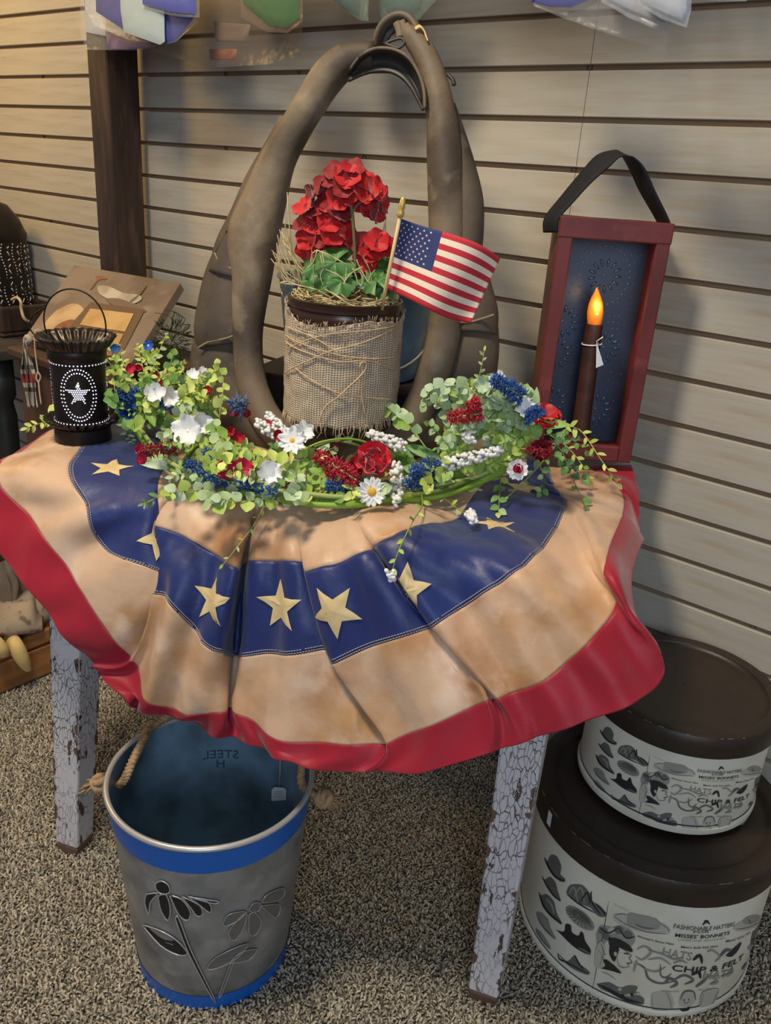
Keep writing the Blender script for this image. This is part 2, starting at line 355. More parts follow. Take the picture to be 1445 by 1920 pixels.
K = dict(
 K0=[(400,790,T),(330,775,T),(200,792,T),(100,806,T),(40,850,.12)],
 K1=[(420,805,T),(325,845,T),(131,875,T),(2,892,-.012),(-75,945,-.035)],
 K2=[(430,850,T),(300,900,T),(163,950,-.035),(72,990,-.055),(-5,1035,-.075)],
 K2c=[(430,870,T),(296,940,-.008),(188,1025,-.05),(130,1072,-.075),(65,1118,-.095)],
 K3=[(440,900,T),(300,975,-.012),(287,1066,-.055),(188,1155,-.088),(112,1182,-.105)],
 K3b=[(460,930,T),(330,985,-.008),(330,1085,-.04),(243,1240,-.09),(172,1252,-.108)],
 K4=[(330,925,T),(288,985,-.022),(288,1113,-.066),(243,1240,-.09),(172,1252,-.108)],
 K5=[(370,925,T),(340,1003,-.032),(325,1127,-.074),(283,1300,-.096),(234,1308,-.115)],
 K6=[(410,925,T),(400,1037,-.038),(368,1188,-.078),(335,1333,-.095),(318,1326,-.075)],
 K7=[(466,938,T),(446,1066,-.056),(420,1225,-.076),(405,1335,-.095),(402,1368,-.085)],
 K7b=[(485,942,T),(458,1056,.016),(440,1229,-.022),(433,1325,-.07),(445,1388,-.09)],
 K8=[(496,945,T),(470,1052,-.034),(452,1232,-.066),(452,1345,-.09),(488,1408,-.105)],
 K9=[(530,948,T),(520,1052,-.038),(530,1227,-.07),(530,1383,-.098),(545,1428,-.115)],
 K10=[(560,950,T),(568,1054,-.038),(613,1218,-.064),(638,1392,-.094),(592,1443,-.115)],
 K10b=[(580,950,T),(592,1055,.004),(645,1215,-.02),(724,1395,-.088),(690,1447,-.108)],
 K11=[(556,950,T),(571,1074,-.052),(622,1246,-.082),(724,1395,-.1),(690,1448,-.112)],
 K12=[(600,950,T),(630,1058,-.05),(700,1212,-.082),(800,1362,-.105),(790,1444,-.118)],
 K13=[(645,948,T),(692,1036,-.04),(800,1180,-.068),(900,1318,-.094),(905,1413,-.112)],
 K13b=[(655,946,T),(700,1031,-.018),(808,1176,-.060),(921,1311,-.0915),(950,1400,-.107)],
 K14=[(660,946,T),(712,1020,-.038),(830,1163,-.066),(945,1303,-.088),(1000,1385,-.1)],
 K15=[(740,935,T),(770,993,-.012),(905,1115,-.048),(1020,1275,-.078),(1090,1355,-.088)],
 K16=[(800,920,T),(850,978,T),(978,1068,-.03),(1090,1215,-.058),(1180,1318,-.065)],
 K17=[(840,905,T),(875,950,T),(1032,1013,T),(1153,1135,-.012),(1238,1262,-.025)],
 K18=[(870,890,T),(912,905,T),(1062,948,T),(1134,1055,.03),(1182,1108,.03)],
 K19=[(900,880,T),(965,890,T),(1050,930,T),(1168,950,.3),(1193,990,.3)],
 K20=[(905,860,T),(985,875,T),(1035,905,T),(1150,905,.36),(1196,940,.36)],
 K21=[(910,850,T),(985,860,T),(1030,880,T),(1100,880,T),(1182,872,.45)])
PAN = [['K0','K1','K2','K2c','K3','K3b'], ['K4','K5','K6','K7','K7b','K8','K9','K10','K10b'], ['K11','K12','K13','K13b','K14','K15','K16','K17','K18','K19','K20','K21']]
def kpt(q):
    x, y, m = q
    return atz(x, y, TZ+.004) if m == T else atw(x, y, m)
class Panel:
    def __init__(s, ks, seed):
        s.c = [[kpt(q) for q in K[k]] for k in ks]; s.n = len(ks)-1; s.seed = seed
    def raw(s, u, v):                                          # u 0..n across, v 0..4 outwards
        def row(i):
            i = min(max(i, 0), s.n); c = s.c[i]; k = min(int(v), 3); t = v-k
            return cr(c[max(k-1, 0)], c[k], c[k+1], c[min(k+2, 4)], t)
        i = min(int(u), s.n-1); t = u-i
        return cr(row(i-1), row(i), row(i+1), row(i+2), t)
    def __call__(s, u, v):
        p = s.raw(u, v); e = .02
        n = (s.raw(min(u+e, s.n), v)-s.raw(max(u-e, 0), v)).cross(s.raw(u, min(v+e, 4))-s.raw(u, max(v-e, 0)))
        n = n.normalized() if n.length > 1e-9 else V((0, 0, 1))
        if n.dot(CAM-p) < 0: n = -n
        q = V((p.x*9+s.seed, p.y*9, p.z*7))
        a = noise.noise(q)*.008+noise.noise(q*2.7)*.0035+.005*math.sin(u*5.1+v*1.3+s.seed)*min(1, v*.5)
        rad = noise.noise(V((u*1.15+s.seed, v*.35, 1.7)))*.016*min(1, max(0, v-.6))       # folds that run out along the spokes
        hang = min(1, max(0, (TZ+.01-p.z)/.05))
        c1_ = noise.noise(V((p.x*21+p.z*9, p.y*21-p.z*5, s.seed))); c2_ = noise.noise(V((p.x*14-p.z*17, p.y*14+p.z*8, s.seed+4)))
        a += .0045*(1-min(1, abs(c1_)*5))*max(0, c2_+.25)              # crushed creases
        d = (a+rad)*hang+(abs(a)*.8)*(1-hang)+.001
        if u < .001 or u > s.n-.001: d *= .3
        return p+n*d
PANELS = [Panel(k, i*5.3) for i, k in enumerate(PAN)]
bunting = thing('bunting', tl(.45, .0, TZ), 'pleated half-round bunting in red, tan and navy with stars draped over table', 'bunting')
def band(name, v0, v1, m, lift=0, nu=12, nv=20):
    b = MB()
    for P in PANELS:
        b.grid([[P(i/nu, v0+(v1-v0)*j/nv) for i in range(P.n*nu+1)] for j in range(nv+1)])
    return b.build(name, m, bunting, solid=.0012)
inner = band('inner_band', 0, 1, m_tan); blue = band('star_band', 1, 2, m_blue); outer = band('outer_band', 2, 3, m_tan, nv=30); border = band('red_border', 3, 4, m_red)
# inner cloth lying flat under the goods
MB().grid([[tl(l, w_, TZ+.0025) for l in np.linspace(.05, .84, 12)] for w_ in np.linspace(.10, .46, 8)]).build('under_cloth', m_tan, bunting)
mb = MB()
for P in PANELS:                                               # double stitching along the outer edge of the star band
    for dv in (1.955, 1.985):
        u = .02
        while u < P.n-.06:
            a, bq = P(u, dv), P(u+.035, dv); n = (CAM-a).normalized()*.0014
            if P.n and rnd.random() < .97: mb.tube([a+n, bq+n], .0006, 4, cap=False)
            u += .05
tag(mb.build('stitching', m_thread, blue), kind='stuff')
GR = [[(i*.1, 1+j*.05, proj(P.raw(i*.1, 1+j*.05))) for i in range(P.n*10+1) for j in range(21)] for P in PANELS]
def star(pi, px, py, R=.030, rot=0, sx=1.0):
    P = PANELS[pi]; u, v, _ = min(GR[pi], key=lambda q: (q[2][0]-px)**2+(q[2][1]-py)**2)
    e = .03; du = (P.raw(min(u+e, P.n), v)-P.raw(max(u-e, 0), v))/(min(u+e, P.n)-max(u-e, 0)); dv = (P.raw(u, v+e)-P.raw(u, v-e))/(2*e)
    y_ = -dv.normalized(); x_ = (du-y_*du.dot(y_)).normalized()
    p0 = P.raw(u, v)
    def S(x, y, l):
        tg_ = p0+x_*x*sx+y_*y; uu, vv = u, v
        for _ in range(7):
            p = P.raw(uu, vv); h = .01
            a_ = (P.raw(min(uu+h, P.n), vv)-P.raw(max(uu-h, 0), vv))/(min(uu+h, P.n)-max(uu-h, 0)); b_ = (P.raw(uu, vv+h)-P.raw(uu, vv-h))/(2*h); r = tg_-p
            m = np.array([[a_.dot(a_), a_.dot(b_)], [a_.dot(b_), b_.dot(b_)]])+np.eye(2)*1e-7; d = np.linalg.solve(m, [a_.dot(r), b_.dot(r)])
            uu = min(max(uu+max(-.4, min(.4, d[0])), 0), P.n); vv = min(max(vv+max(-.3, min(.3, d[1])), .9), 2.1)
        p = P(uu, vv); q = (CAM-p).normalized(); return p+q*l
    out = []
    for k in range(10):
        a = PI/2+rot+k*PI/5; r = R if k % 2 == 0 else R*.42; out.append((r*math.cos(a), r*math.sin(a)))
    b = MB(); rows = []
    for f in (0, .34, .67, 1.0): 
        ring = []
        for k in range(10):
            x0, y0 = out[k]; x1, y1 = out[(k+1) % 10]
            for s_ in (0, .5): ring.append(S((x0+(x1-x0)*s_)*f, (y0+(y1-y0)*s_)*f, .0052-.0022*f))
        rows.append(ring+[ring[0]])
    b.grid(rows); b.build('star', m_star, bunting)
star(0, 213, 880, .034, -.25); star(0, 300, 1010, .034, .3)
star(1, 397, 1125, .037, .1); star(1, 522, 1137, .037, 0); star(2, 628, 1147, .037, .35)
star(2, 768, 1103, .036, .5); star(2, 925, 985, .034, .8); star(2, 978, 915, .03, 1.1)

# ================================================================== BUCKET
m_galv = mat('galvanized_steel', (150, 150, 148), .45, metal=.3, var=[((112, 112, 112), 14, 6, .38, .66), ((172, 170, 166), 22, 5, .5, .75)], bump=(60, .08, .002))
m_inner = mat('galvanized_inside', (122, 152, 176), .4, metal=.25, var=[((70, 82, 84), 10, 5, .4, .7)])
m_bblue = mat('blue_band_paint', (12, 96, 186), .38, spec=.5)
m_rim = mat('bright_rim_steel', (196, 194, 192), .32, metal=.5)
m_cut = mat('shaded_opening_fill', (26, 26, 30), .6)  # flat patches; the shaded bucket inside is put into a dark colour
m_cutg = mat('lit_opening_fill', (116, 114, 108), .5, metal=.3)  # flat patches; the lit inside behind the openings is put into the grey
m_rope = mat('jute_rope', (176, 146, 108), .9, var=((140, 108, 74), 90, 4, .4, .7))
m_tag = mat('white_tag_card', (228, 230, 236), .7)
bucket = thing('bucket', BK, 'galvanized bucket with blue bands and cut-out coneflowers under table', 'bucket')
def rz(z): return BKR0+(BKR1-BKR0)*z/BKH
MB().lathe([(.001, .004), (BKR0-.004, .004), (BKR0, .006)]+[(rz(z), z) for z in np.linspace(.012, BKH, 12)], BK, 72).build('shell', m_galv, bucket, sharp=50)
MB().lathe([(rz(z)-.0025, z) for z in np.linspace(BKH, .02, 12)]+[(.08, .014), (.001, .012)], BK, 72).build('lining', m_inner, bucket, sharp=50)
MB().lathe([(rz(z)+.0009, z) for z in np.linspace(BKH-.045, BKH-.006, 5)], BK, 72).build('upper_band', m_bblue, bucket)
MB().lathe([(rz(z)+.0009, z) for z in np.linspace(.004, .034, 4)], BK, 72).build('lower_band', m_bblue, bucket)
MB().tube([BK+V((BKR1*math.cos(a), BKR1*math.sin(a), BKH)) for a in np.linspace(0, 2*PI, 73)[:-1]], .0042, 8, closed=True).build('rim', m_rim, bucket)
def bz(x, y): return (140+x/2.779, 1320+y/2.779)
def bsurf(x, y, l=.0):
    th, tt = cone_hit(*bz(x, y), BK, BKR0, BKR1, BKH); z = tt*BKH; r = rz(z)+l
    return BK+V((r*math.cos(th), r*math.sin(th), z))
def cutout(name, pts, m, line=True, lw=.0011):
    c = [V((x, y, 0)) for x, y in pts]; c = vsp(c+[c[0]], 3)[:-1]
    o = MB().poly([bsurf(p.x, p.y, .0022) for p in c]).build(name, m, bucket, smooth=False)
    MB().tube([bsurf(p.x, p.y, .0024) for p in c], lw, 5, closed=True).build('bright_outline', m_rim, o)
for pts in [[(425, 930), (455, 915), (490, 935), (500, 970), (470, 985), (435, 968)], [(380, 985), (435, 980), (400, 1030), (393, 1090), (372, 1030)],
            [(440, 995), (480, 985), (503, 1060), (490, 1122), (455, 1070)], [(500, 990), (560, 1010), (605, 1075), (590, 1120), (545, 1090)],
            [(560, 995), (650, 1040), (668, 1085), (640, 1098), (610, 1060)], [(590, 995), (690, 1020), (713, 1060), (700, 1078), (640, 1030)], [(610, 1000), (690, 1012), (750, 1022), (735, 1032), (680, 1022)],
            [(360, 1145), (440, 1170), (530, 1220), (590, 1290), (540, 1300), (450, 1250)], [(528, 1110), (545, 1108), (610, 1280), (725, 1520), (715, 1525), (595, 1290)]]:
    cutout('flower_cutout_patch', pts, m_cut)
for pts in [[(905, 1060), (930, 1030), (965, 1035), (955, 1070), (920, 1080)], [(770, 1140), (800, 1090), (890, 1075), (850, 1120), (790, 1150)], [(810, 1220), (805, 1170), (890, 1080), (880, 1150), (840, 1220)],
            [(905, 1090), (935, 1080), (968, 1130), (940, 1195), (905, 1190)], [(965, 1045), (1060, 1040), (1055, 1095), (1030, 1105)], [(970, 1025), (1000, 985), (1080, 955), (1080, 1000), (1010, 1030)],
            [(685, 1375), (740, 1310), (900, 1240), (840, 1320), (740, 1370)], [(800, 1345), (860, 1290), (945, 1272), (900, 1330)], [(815, 1330), (825, 1335), (765, 1505), (752, 1505)]]:
    cutout('flower_cutout_patch', pts, m_cutg, lw=.0007)
# STEEL / H stamped in the back wall, seen from inside so mirrored
def text_mesh(txt, bold=False):
    cu = bpy.data.curves.new('t', 'FONT'); cu.body = txt; cu.resolution_u = 3
    if bold: cu.offset = .012
    o = bpy.data.objects.new('t', cu); COL.objects.link(o)
    dg = bpy.context.evaluated_depsgraph_get(); me = o.evaluated_get(dg).to_mesh()
    vs = [(v.co.x, v.co.y) for v in me.vertices]; fs = [tuple(p.vertices) for p in me.polygons]
    o.evaluated_get(dg).to_mesh_clear(); bpy.data.objects.remove(o); bpy.data.curves.remove(cu)
    x0 = min(v[0] for v in vs); x1 = max(v[0] for v in vs); W = x1-x0
    return [((x-x0)/W, y/W) for x, y in vs], fs
def inside_at(px, py):                                         # far wall of the bucket
    d = ray(px, py); o = CAM-BK; best = None
    for i in range(400):
        p = o+d*(1.0+i*.0025)
        if p.z < BKH and math.hypot(p.x, p.y) > rz(p.z)-.003 and i > 0 and (p.xy.dot(d.xy) > 0): best = p; break
    return math.atan2(best.y, best.x), best.z
m_emb = mat('stamped_letters', (66, 92, 112), .45, metal=.4)
mb = MB()
for txt, (xa, ya), (xb, yb) in (('STEEL', (447, 1422), (380, 1424)), ('H', (421, 1438), (406, 1438))):
    ta, za = inside_at(xa, ya); tb, zb = inside_at(xb, yb); vs, fs = text_mesh(txt)
    W = abs(tb-ta)*.135
    mb.add([BK+V(((rz(za)-.0035)*math.cos(ta+(tb-ta)*x), (rz(za)-.0035)*math.sin(ta+(tb-ta)*x), za+(zb-za)*x+y*W)) for x, y in vs], fs)
mb.build('stamped_lettering', m_emb, bucket, smooth=False)
def rope(path, r, mb, twists=14, strands=3):
    P = vsp(path, 10); n = len(P)
    for s_ in range(strands):
        q = []
        pv = None
        for i, p in enumerate(P):
            tdir = (P[min(i+1, n-1)]-P[max(i-1, 0)]).normalized()
            nn = (V((0, 0, 1))-tdir*tdir.z) if pv is None else pv-tdir*pv.dot(tdir)
            nn = nn.normalized() if nn.length > 1e-5 else V((1, 0, 0)); pv = nn; sd = tdir.cross(nn)
            a = 2*PI*(s_/strands+twists*i/n); q.append(p+(nn*math.cos(a)+sd*math.sin(a))*r*.5)
        mb.tube(q, r*.58, 6)
def bpolar(a, r, z): return BK+V((r*math.cos(a), r*math.sin(a), z))
thL, zL = inside_at(216, 1478) if False else (math.radians(214), BKH-.03)
aL = cone_hit(196, 1500, BK, BKR0, BKR1, BKH)[0]; aR = math.radians(39)
aL = math.atan2(-TU.y, -TU.x)+.12
aL = math.radians(219); aR = math.radians(40)
mb = MB()
pL = atz(222, 1465, BKH-.022); pL2 = atz(262, 1400, BKH+.012); pL3 = atz(290, 1358, BKH+.014)
rope([bpolar(aL, BKR1+.012, BKH-.03), bpolar(aL-.02, BKR1-.014, BKH-.028), pL2, pL3, bpolar(math.radians(150), BKR1+.008, BKH+.008), bpolar(math.radians(135), BKR1+.016, BKH-.05), bpolar(math.radians(110), BKR1+.015, BKH-.09), bpolar(math.radians(85), BKR1+.016, BKH-.05), bpolar(math.radians(72), BKR1+.004, BKH+.012), bpolar(math.radians(58), BKR1-.012, BKH+.004), bpolar(aR+.05, BKR1-.012, BKH-.02), bpolar(aR, BKR1+.014, BKH-.03)], .0075, mb, 34)
mb.build('rope_handle', m_rope, bucket)
for a in (aL, aR):
    mb = MB(); c = bpolar(a, BKR1+.018, BKH-.032)
    for k in range(3):
        q = []
        for i in range(13):
            b_ = 2*PI*i/12; ax = Matrix.Rotation(k*PI/3+.3, 3, V((math.cos(a), math.sin(a), .3)).normalized())
            q.append(c+ax @ V((.009*math.cos(b_), .011*math.sin(b_), .006*math.sin(b_*2+k))))
        mb.tube(q[:-1], .0058, 6, closed=True)
    for i in range(26):
        d = V((math.cos(a), math.sin(a), -.35)).normalized()+V((rnd.uniform(-.7, .7), rnd.uniform(-.7, .7), rnd.uniform(-.6, .5)))
        mb.tube([c+d*.006, c+d*.016, c+d*.022+V((0, 0, -.004))], [.0018, .0014, .0008], 4)
    mb.build('rope_knot', m_rope, bucket)
def tag_card(name, label, hang, top, w_, h_, xdir, shape='round'):
    t = thing(name, hang, label, 'tag'); x = V(xdir).normalized(); y = V((0, 0, 1)) if True else 0
    n = x.cross(y).normalized()
    o = [(-.5, -.62), (.5, -.55), (.5, .30), (.33, .46), (-.33, .5), (-.5, .28)] if shape == 'round' else [(-.5, -.75), (.5, -.5), (.05, .5), (-.12, .5)]
    P = [V(top)+x*(a*w_)+y*((b-.5)*h_) for a, b in o]
    b = MB(); k = len(P); b.add([p+n*.0004 for p in P]+[p-n*.0004 for p in P], [tuple(range(k)), tuple(range(2*k-1, k-1, -1))]+[(i, i+k, (i+1) % k+k, (i+1) % k) for i in range(k)])
    b.build('card', m_tag, t, smooth=False)
    return t
ht, hz = inside_at(522, 1424)
tp = bpolar(ht, rz(.25)-.02, .262); 
tcard = onplane(523, 1476, bpolar(ht, BKR1-.025, .27), FWD)
tk = tag_card('price_tag', 'white price tag on a string inside the blue-banded bucket', tcard, tcard, .0235, .0245, RIGHT)
topn = onplane(525, 1421, bpolar(ht, BKR1-.012, BKH), FWD)
MB().tube([tcard-V((0, 0, .002)), tcard.lerp(topn, .5)+RIGHT*.0006, topn, bpolar(ht, BKR1+.002, BKH+.006)], .0006, 5).build('string', m_thread, tk)
m_ink = mat('faint_tag_ink', (150, 155, 168), .8)
mb = MB()
for i in range(4):
    c = tcard-V((0, 0, .009+.0035*i))-FWD*.0008; mb.tube([c-RIGHT*.007, c-RIGHT*.001+V((0, 0, .0006)), c+RIGHT*rnd.uniform(.004, .008)], .00035, 4)
mb.build('handwriting', m_ink, tk)

# ================================================================== HAT BOXES
m_lid = mat('dark_brown_lid', (50, 40, 32), .42, spec=.45, var=((38, 30, 25), 12, 4, .4, .7))
m_paper = mat('cream_print_paper', (226, 222, 206), .6, var=((196, 188, 164), 6, 4, .45, .75))
m_wear = mat('worn_lid_edge', (128, 112, 92), .6)
GREY = [mat('print_ink_%s' % n, c, .7) for n, c in (('dark', (44, 42, 42)), ('mid', (104, 102, 98)), ('light', (150, 147, 138)), ('pale', (184, 180, 166)))]
def lz(x, y): return (960+x/2.979, 1440+y/2.979)
LB = (HL, HLR, HLR, HLH)
PR = []                                                         # prints: (name, [(poly in (theta,t), ink)])
def P_(pts, ink, smooth=True):
    c = [V((*cone_hit(*lz(x, y), *LB), 0)) for x, y in pts]
    if smooth: c = vsp(c+[c[0]], 3)[:-1]
    return ([(p.x, p.y) for p in c], ink)
def E_(cx, cy_, rx, ry, rot, ink, n=16):
    r = math.radians(rot)
    return P_([(cx+rx*math.cos(a)*math.cos(r)-ry*math.sin(a)*math.sin(r), cy_+rx*math.cos(a)*math.sin(r)+ry*math.sin(a)*math.cos(r)) for a in np.linspace(0, 2*PI, n+1)[:-1]], ink, False)
def S_(pts, wd, ink):                                           # a brush stroke of width wd (zoom px)
    q = vsp([V((x, y, 0)) for x, y in pts], 4); l, r = [], []
    for i, p in enumerate(q):
        d = (q[min(i+1, len(q)-1)]-q[max(i-1, 0)]).normalized(); k = wd*.5*(1-.75*abs(2*i/(len(q)-1)-1)**3); n = V((-d.y, d.x, 0))*k
        l.append((p.x+n.x, p.y+n.y)); r.append((p.x-n.x, p.y-n.y))
    return P_(l+r[::-1], ink, False)
PR.append(('hat_print', [P_([(185,470),(200,500),(220,462),(255,465),(280,520),(275,570),(300,595),(298,615),(270,612),(235,580),(210,540),(190,500)],1), S_([(186,480),(210,535),(250,590),(300,608)],14,0)]))
PR.append(('hat_print', [P_([(168,588),(185,610),(215,590),(245,620),(258,670),(275,725),(262,728),(225,690),(190,640)],1), S_([(170,592),(200,650),(240,705),(274,726)],10,0)]))
PR.append(('hat_print', [P_([(150,685),(165,705),(195,695),(235,735),(250,800),(280,860),(265,865),(230,830),(190,790),(160,735)],1), S_([(152,690),(180,770),(230,828),(278,862)],14,0), S_([(190,715),(225,760),(236,810)],14,2)]))
PR.append(('hat_print', [P_([(135,805),(160,805),(200,840),(215,890),(243,950),(235,958),(190,920),(150,860)],2), S_([(136,810),(165,880),(240,955)],8,1)]))
PR.append(('hat_print', [P_([(130,900),(160,920),(195,970),(215,1010),(205,1018),(165,975),(135,930)],2), S_([(132,905),(165,970),(212,1014)],7,1)]))
PR.append(('bonnet_print', [P_([(305,675),(330,630),(400,628),(450,690),(455,720),(530,785),(520,812),(480,805),(440,760),(380,740),(330,710)],1), S_([(320,690),(350,640),(372,730)],9,2), S_([(350,700),(390,640),(410,740)],9,2), S_([(385,730),(425,670),(440,740)],9,0), S_([(450,660),(448,720),(500,800)],10,0), S_([(470,730),(510,770),(525,800)],12,0), S_([(310,685),(380,740),(470,790)],8,0)]))
PR.append(('straw_hat_print', [E_(382,825,100,44,40,2), E_(392,815,60,24,40,1)]+[S_([(382+94*math.cos(a)*.766-42*math.sin(a)*.643, 825+94*math.cos(a)*.643+42*math.sin(a)*.766),(388,818)],5,1) for a in np.linspace(0,2*PI,19)[:-1]]))
PR.append(('plume_hat_print', [P_([(245,900),(290,910),(300,865),(330,870),(335,910),(370,930),(385,905),(400,915),(410,960),(440,1010),(430,1040),(380,1020),(330,985),(280,935)],0), S_([(370,1000),(410,1020),(440,1042)],12,1)]))
PR.append(('feather_print', [P_([(250,1035),(275,1060),(310,1085),(350,1045),(370,1090),(430,1140),(420,1160),(360,1140),(300,1100)],1), S_([(255,1040),(265,1075),(320,1100),(425,1155)],9,0), S_([(350,1045),(370,1090),(400,1130)],9,0)]))
PR.append(('rule_line', [S_([(545,715),(520,860),(480,1070),(445,1255)],4,2)]))
PR.append(('wide_hat_print', [E_(730,848,165,48,12,3), P_([(652,792),(672,780),(812,812),(826,872),(740,880),(650,850)],2), S_([(690,845),(740,868),(800,872)],10,1), S_([(570,800),(640,850),(750,890),(880,905)],5,1), S_([(572,795),(620,788),(655,795)],4,1), S_([(822,835),(870,865),(885,900)],4,1)]))
PR.append(('portrait_print', [P_([(470,915),(500,860),(560,870),(620,858),(680,898),(690,950),(650,985),(560,945),(510,985),(525,1040),(480,1000)],2),
  E_(510,895,26,22,0,1), E_(560,890,22,20,0,3), E_(600,885,26,24,0,1), E_(650,910,26,22,20,1), E_(530,930,22,18,0,1), S_([(490,870),(540,905),(600,870)],8,0), S_([(600,870),(640,930),(690,920)],8,0),
  P_([(540,930),(600,938),(662,978),(672,1015),(600,988),(550,985)],0), P_([(548,975),(600,985),(588,1040),(570,1075),(545,1030)],0),
  S_([(600,985),(640,1010),(668,1035),(655,1050),(672,1075),(650,1085),(658,1108)],5,1), S_([(658,1100),(620,1108),(595,1090),(590,1050)],4,1), S_([(625,1025),(640,1022),(655,1030)],6,0), E_(580,1025,9,14,0,3), S_([(640,1082),(655,1080)],5,0),
  P_([(470,1112),(515,1062),(560,1085),(612,1140),(560,1128),(500,1115)],0), P_([(470,1000),(500,950),(525,1000),(510,1060),(520,1100),(465,1110)],3), S_([(480,1000),(505,1040),(490,1105)],6,2), S_([(500,960),(515,1020),(505,1060)],5,1), S_([(500,1135),(540,1150),(580,1178)],4,2)]))
PR.append(('flower_spray_print', [P_([(470,1212),(540,1200),(600,1230),(650,1215),(700,1222),(690,1260),(732,1290),(725,1330),(640,1312),(560,1270),(490,1240)],1), P_([(470,1210),(540,1235),(640,1290),(725,1320),(640,1312),(560,1272)],0)]+[E_(600+i*17,1240+(i*37 % 40),11,9,0,(3,0,2)[i%3]) for i in range(7)]))
PR.append(('goods_print', [P_([(775,1265),(800,1252),(880,1250),(895,1350),(780,1360)],3), S_([(778,1268),(790,1355),(893,1350)],6,2), S_([(860,1255),(878,1300),(885,1350)],9,2), P_([(930,1290),(955,1248),(1005,1243),(1025,1285),(1000,1330),(965,1340),(930,1330)],3), S_([(935,1300),(960,1250),(1010,1250),(1020,1300)],10,1), S_([(950,1290),(965,1320),(990,1300)],4,1), E_(958,1298,4,4,0,0), E_(982,1294,4,4,0,0), S_([(930,1350),(960,1360),(990,1340)],16,0), P_([(1040,1340),(1060,1250),(1150,1235),(1112,1330)],3), S_([(1045,1335),(1065,1255)],6,2), S_([(1110,1330),(1148,1238)],7,2)]))
PR.append(('small_hat_print', [E_(1330,850,95,34,-16,3), E_(1340,825,50,26,-16,2), S_([(1255,878),(1330,868),(1410,832)],5,1), S_([(1325,820),(1335,850)],10,1)]))
PR.append(('side_hats_print', [P_([(1345,900),(1400,870),(1410,930),(1370,990),(1330,980)],1), S_([(1335,960),(1380,920),(1405,890)],12,0), E_(1345,1000,30,22,0,2), S_([(1330,1060),(1370,1040),(1395,1000)],8,1), S_([(1280,1130),(1300,1100),(1330,1090)],14,1), P_([(1250,1215),(1290,1160),(1325,1150),(1290,1240),(1170,1300)],2)]))
PR.append(('scroll_ornament', [S_([(700,1000),(740,980),(780,1010),(730,1060),(690,1040)],16,2), S_([(690,1080),(740,1110),(760,1170),(820,1200),(900,1190)],14,1), S_([(760,1060),(830,1050),(890,1090)],12,2), S_([(730,1110),(800,1130),(860,1100)],12,2), S_([(830,1085),(830,1150),(860,1165),(890,1140)],10,1), S_([(850,1200),(880,1170),(920,1200),(880,1225)],18,1), S_([(900,1180),(960,1150),(1010,1180),(960,1205)],14,1), S_([(1000,1150),(1040,1130),(1050,1170)],18,0), S_([(1010,1060),(1050,1030),(1060,1080)],18,0), S_([(1090,1010),(1120,1000),(1160,1040),(1130,1070)],12,2), S_([(1160,1040),(1200,1000),(1250,1020)],16,1), P_([(1190,1035),(1245,985),(1280,955),(1262,1000),(1225,1040)],0), S_([(1060,1180),(1110,1160),(1140,1190),(1100,1205)],18,2), S_([(1020,1220),(1060,1190),(1080,1170)],14,1), S_([(1160,1160),(1220,1140),(1225,1100)],12,2), S_([(760,1000),(840,1020),(900,1050),(960,1040)],10,2), S_([(680,1130),(690,1090),(700,1060)],12,2), S_([(900,1075),(940,1060),(980,1075)],9,2)]))
PR.append(('top_finial_print', [S_([(1070,850),(1090,830),(1112,845)],12,0), E_(1092,828,14,9,0,0)]))
TX = [('FASHIONABLE HATTERS',(905,866),(1243,856),26,1,True),('FOR',(1015,897),(1105,895),14,1,True),('MISSES\' BONNETS',(913,918),(1215,906),22,0,True),('LADIES AND GENTLEMEN',(930,940),(1190,932),11,2,False),("Women's Straw Hats",(700,922),(905,968),12,0,True),("Men's Soft Felt Hats",(945,985),(1150,980),12,0,True),("Misses' Straw Hats",(1195,955),(1330,905),12,0,True),
      ('HATS',(838,1030),(1000,1062),50,2,True),('CHIP & FELT',(890,1120),(1282,1062),36,0,True),('HATS',(1062,1170),(1215,1160),44,2,True),('Fashionable',(835,1250),(930,1250),10,2,False),('New Hats',(1035,1243),(1110,1238),10,2,False),('Spring Styles',(575,735),(655,770),9,3,False)]
def wrapc(c, r, h, th, t_, l=.0005): return V((c[0]+(r+l)*math.cos(th), c[1]+(r+l)*math.sin(th), c[2]+t_*h))
def fine(poly_pts, maxw):                                       # tessellate in (theta,t), then cut long edges so it can be wrapped
    bm = bmesh.new(); vs = [bm.verts.new((x, y, 0)) for x, y in poly_pts]
    try: tri = tessellate_polygon([[V((x, y, 0)) for x, y in poly_pts]])
    except Exception: tri = []
    for a in tri:
        try: bm.faces.new([vs[i] for i in a])
        except ValueError: pass
    for _ in range(3):
        e = [x for x in bm.edges if abs(x.verts[0].co.x-x.verts[1].co.x) > maxw]
        if not e: break
        bmesh.ops.subdivide_edges(bm, edges=e, cuts=1)
    bmesh.ops.triangulate(bm, faces=bm.faces); bm.verts.index_update()
    V_ = [(v.co.x, v.co.y) for v in bm.verts]; F = [tuple(v.index for v in f.verts) for f in bm.faces]; bm.free(); return V_, F
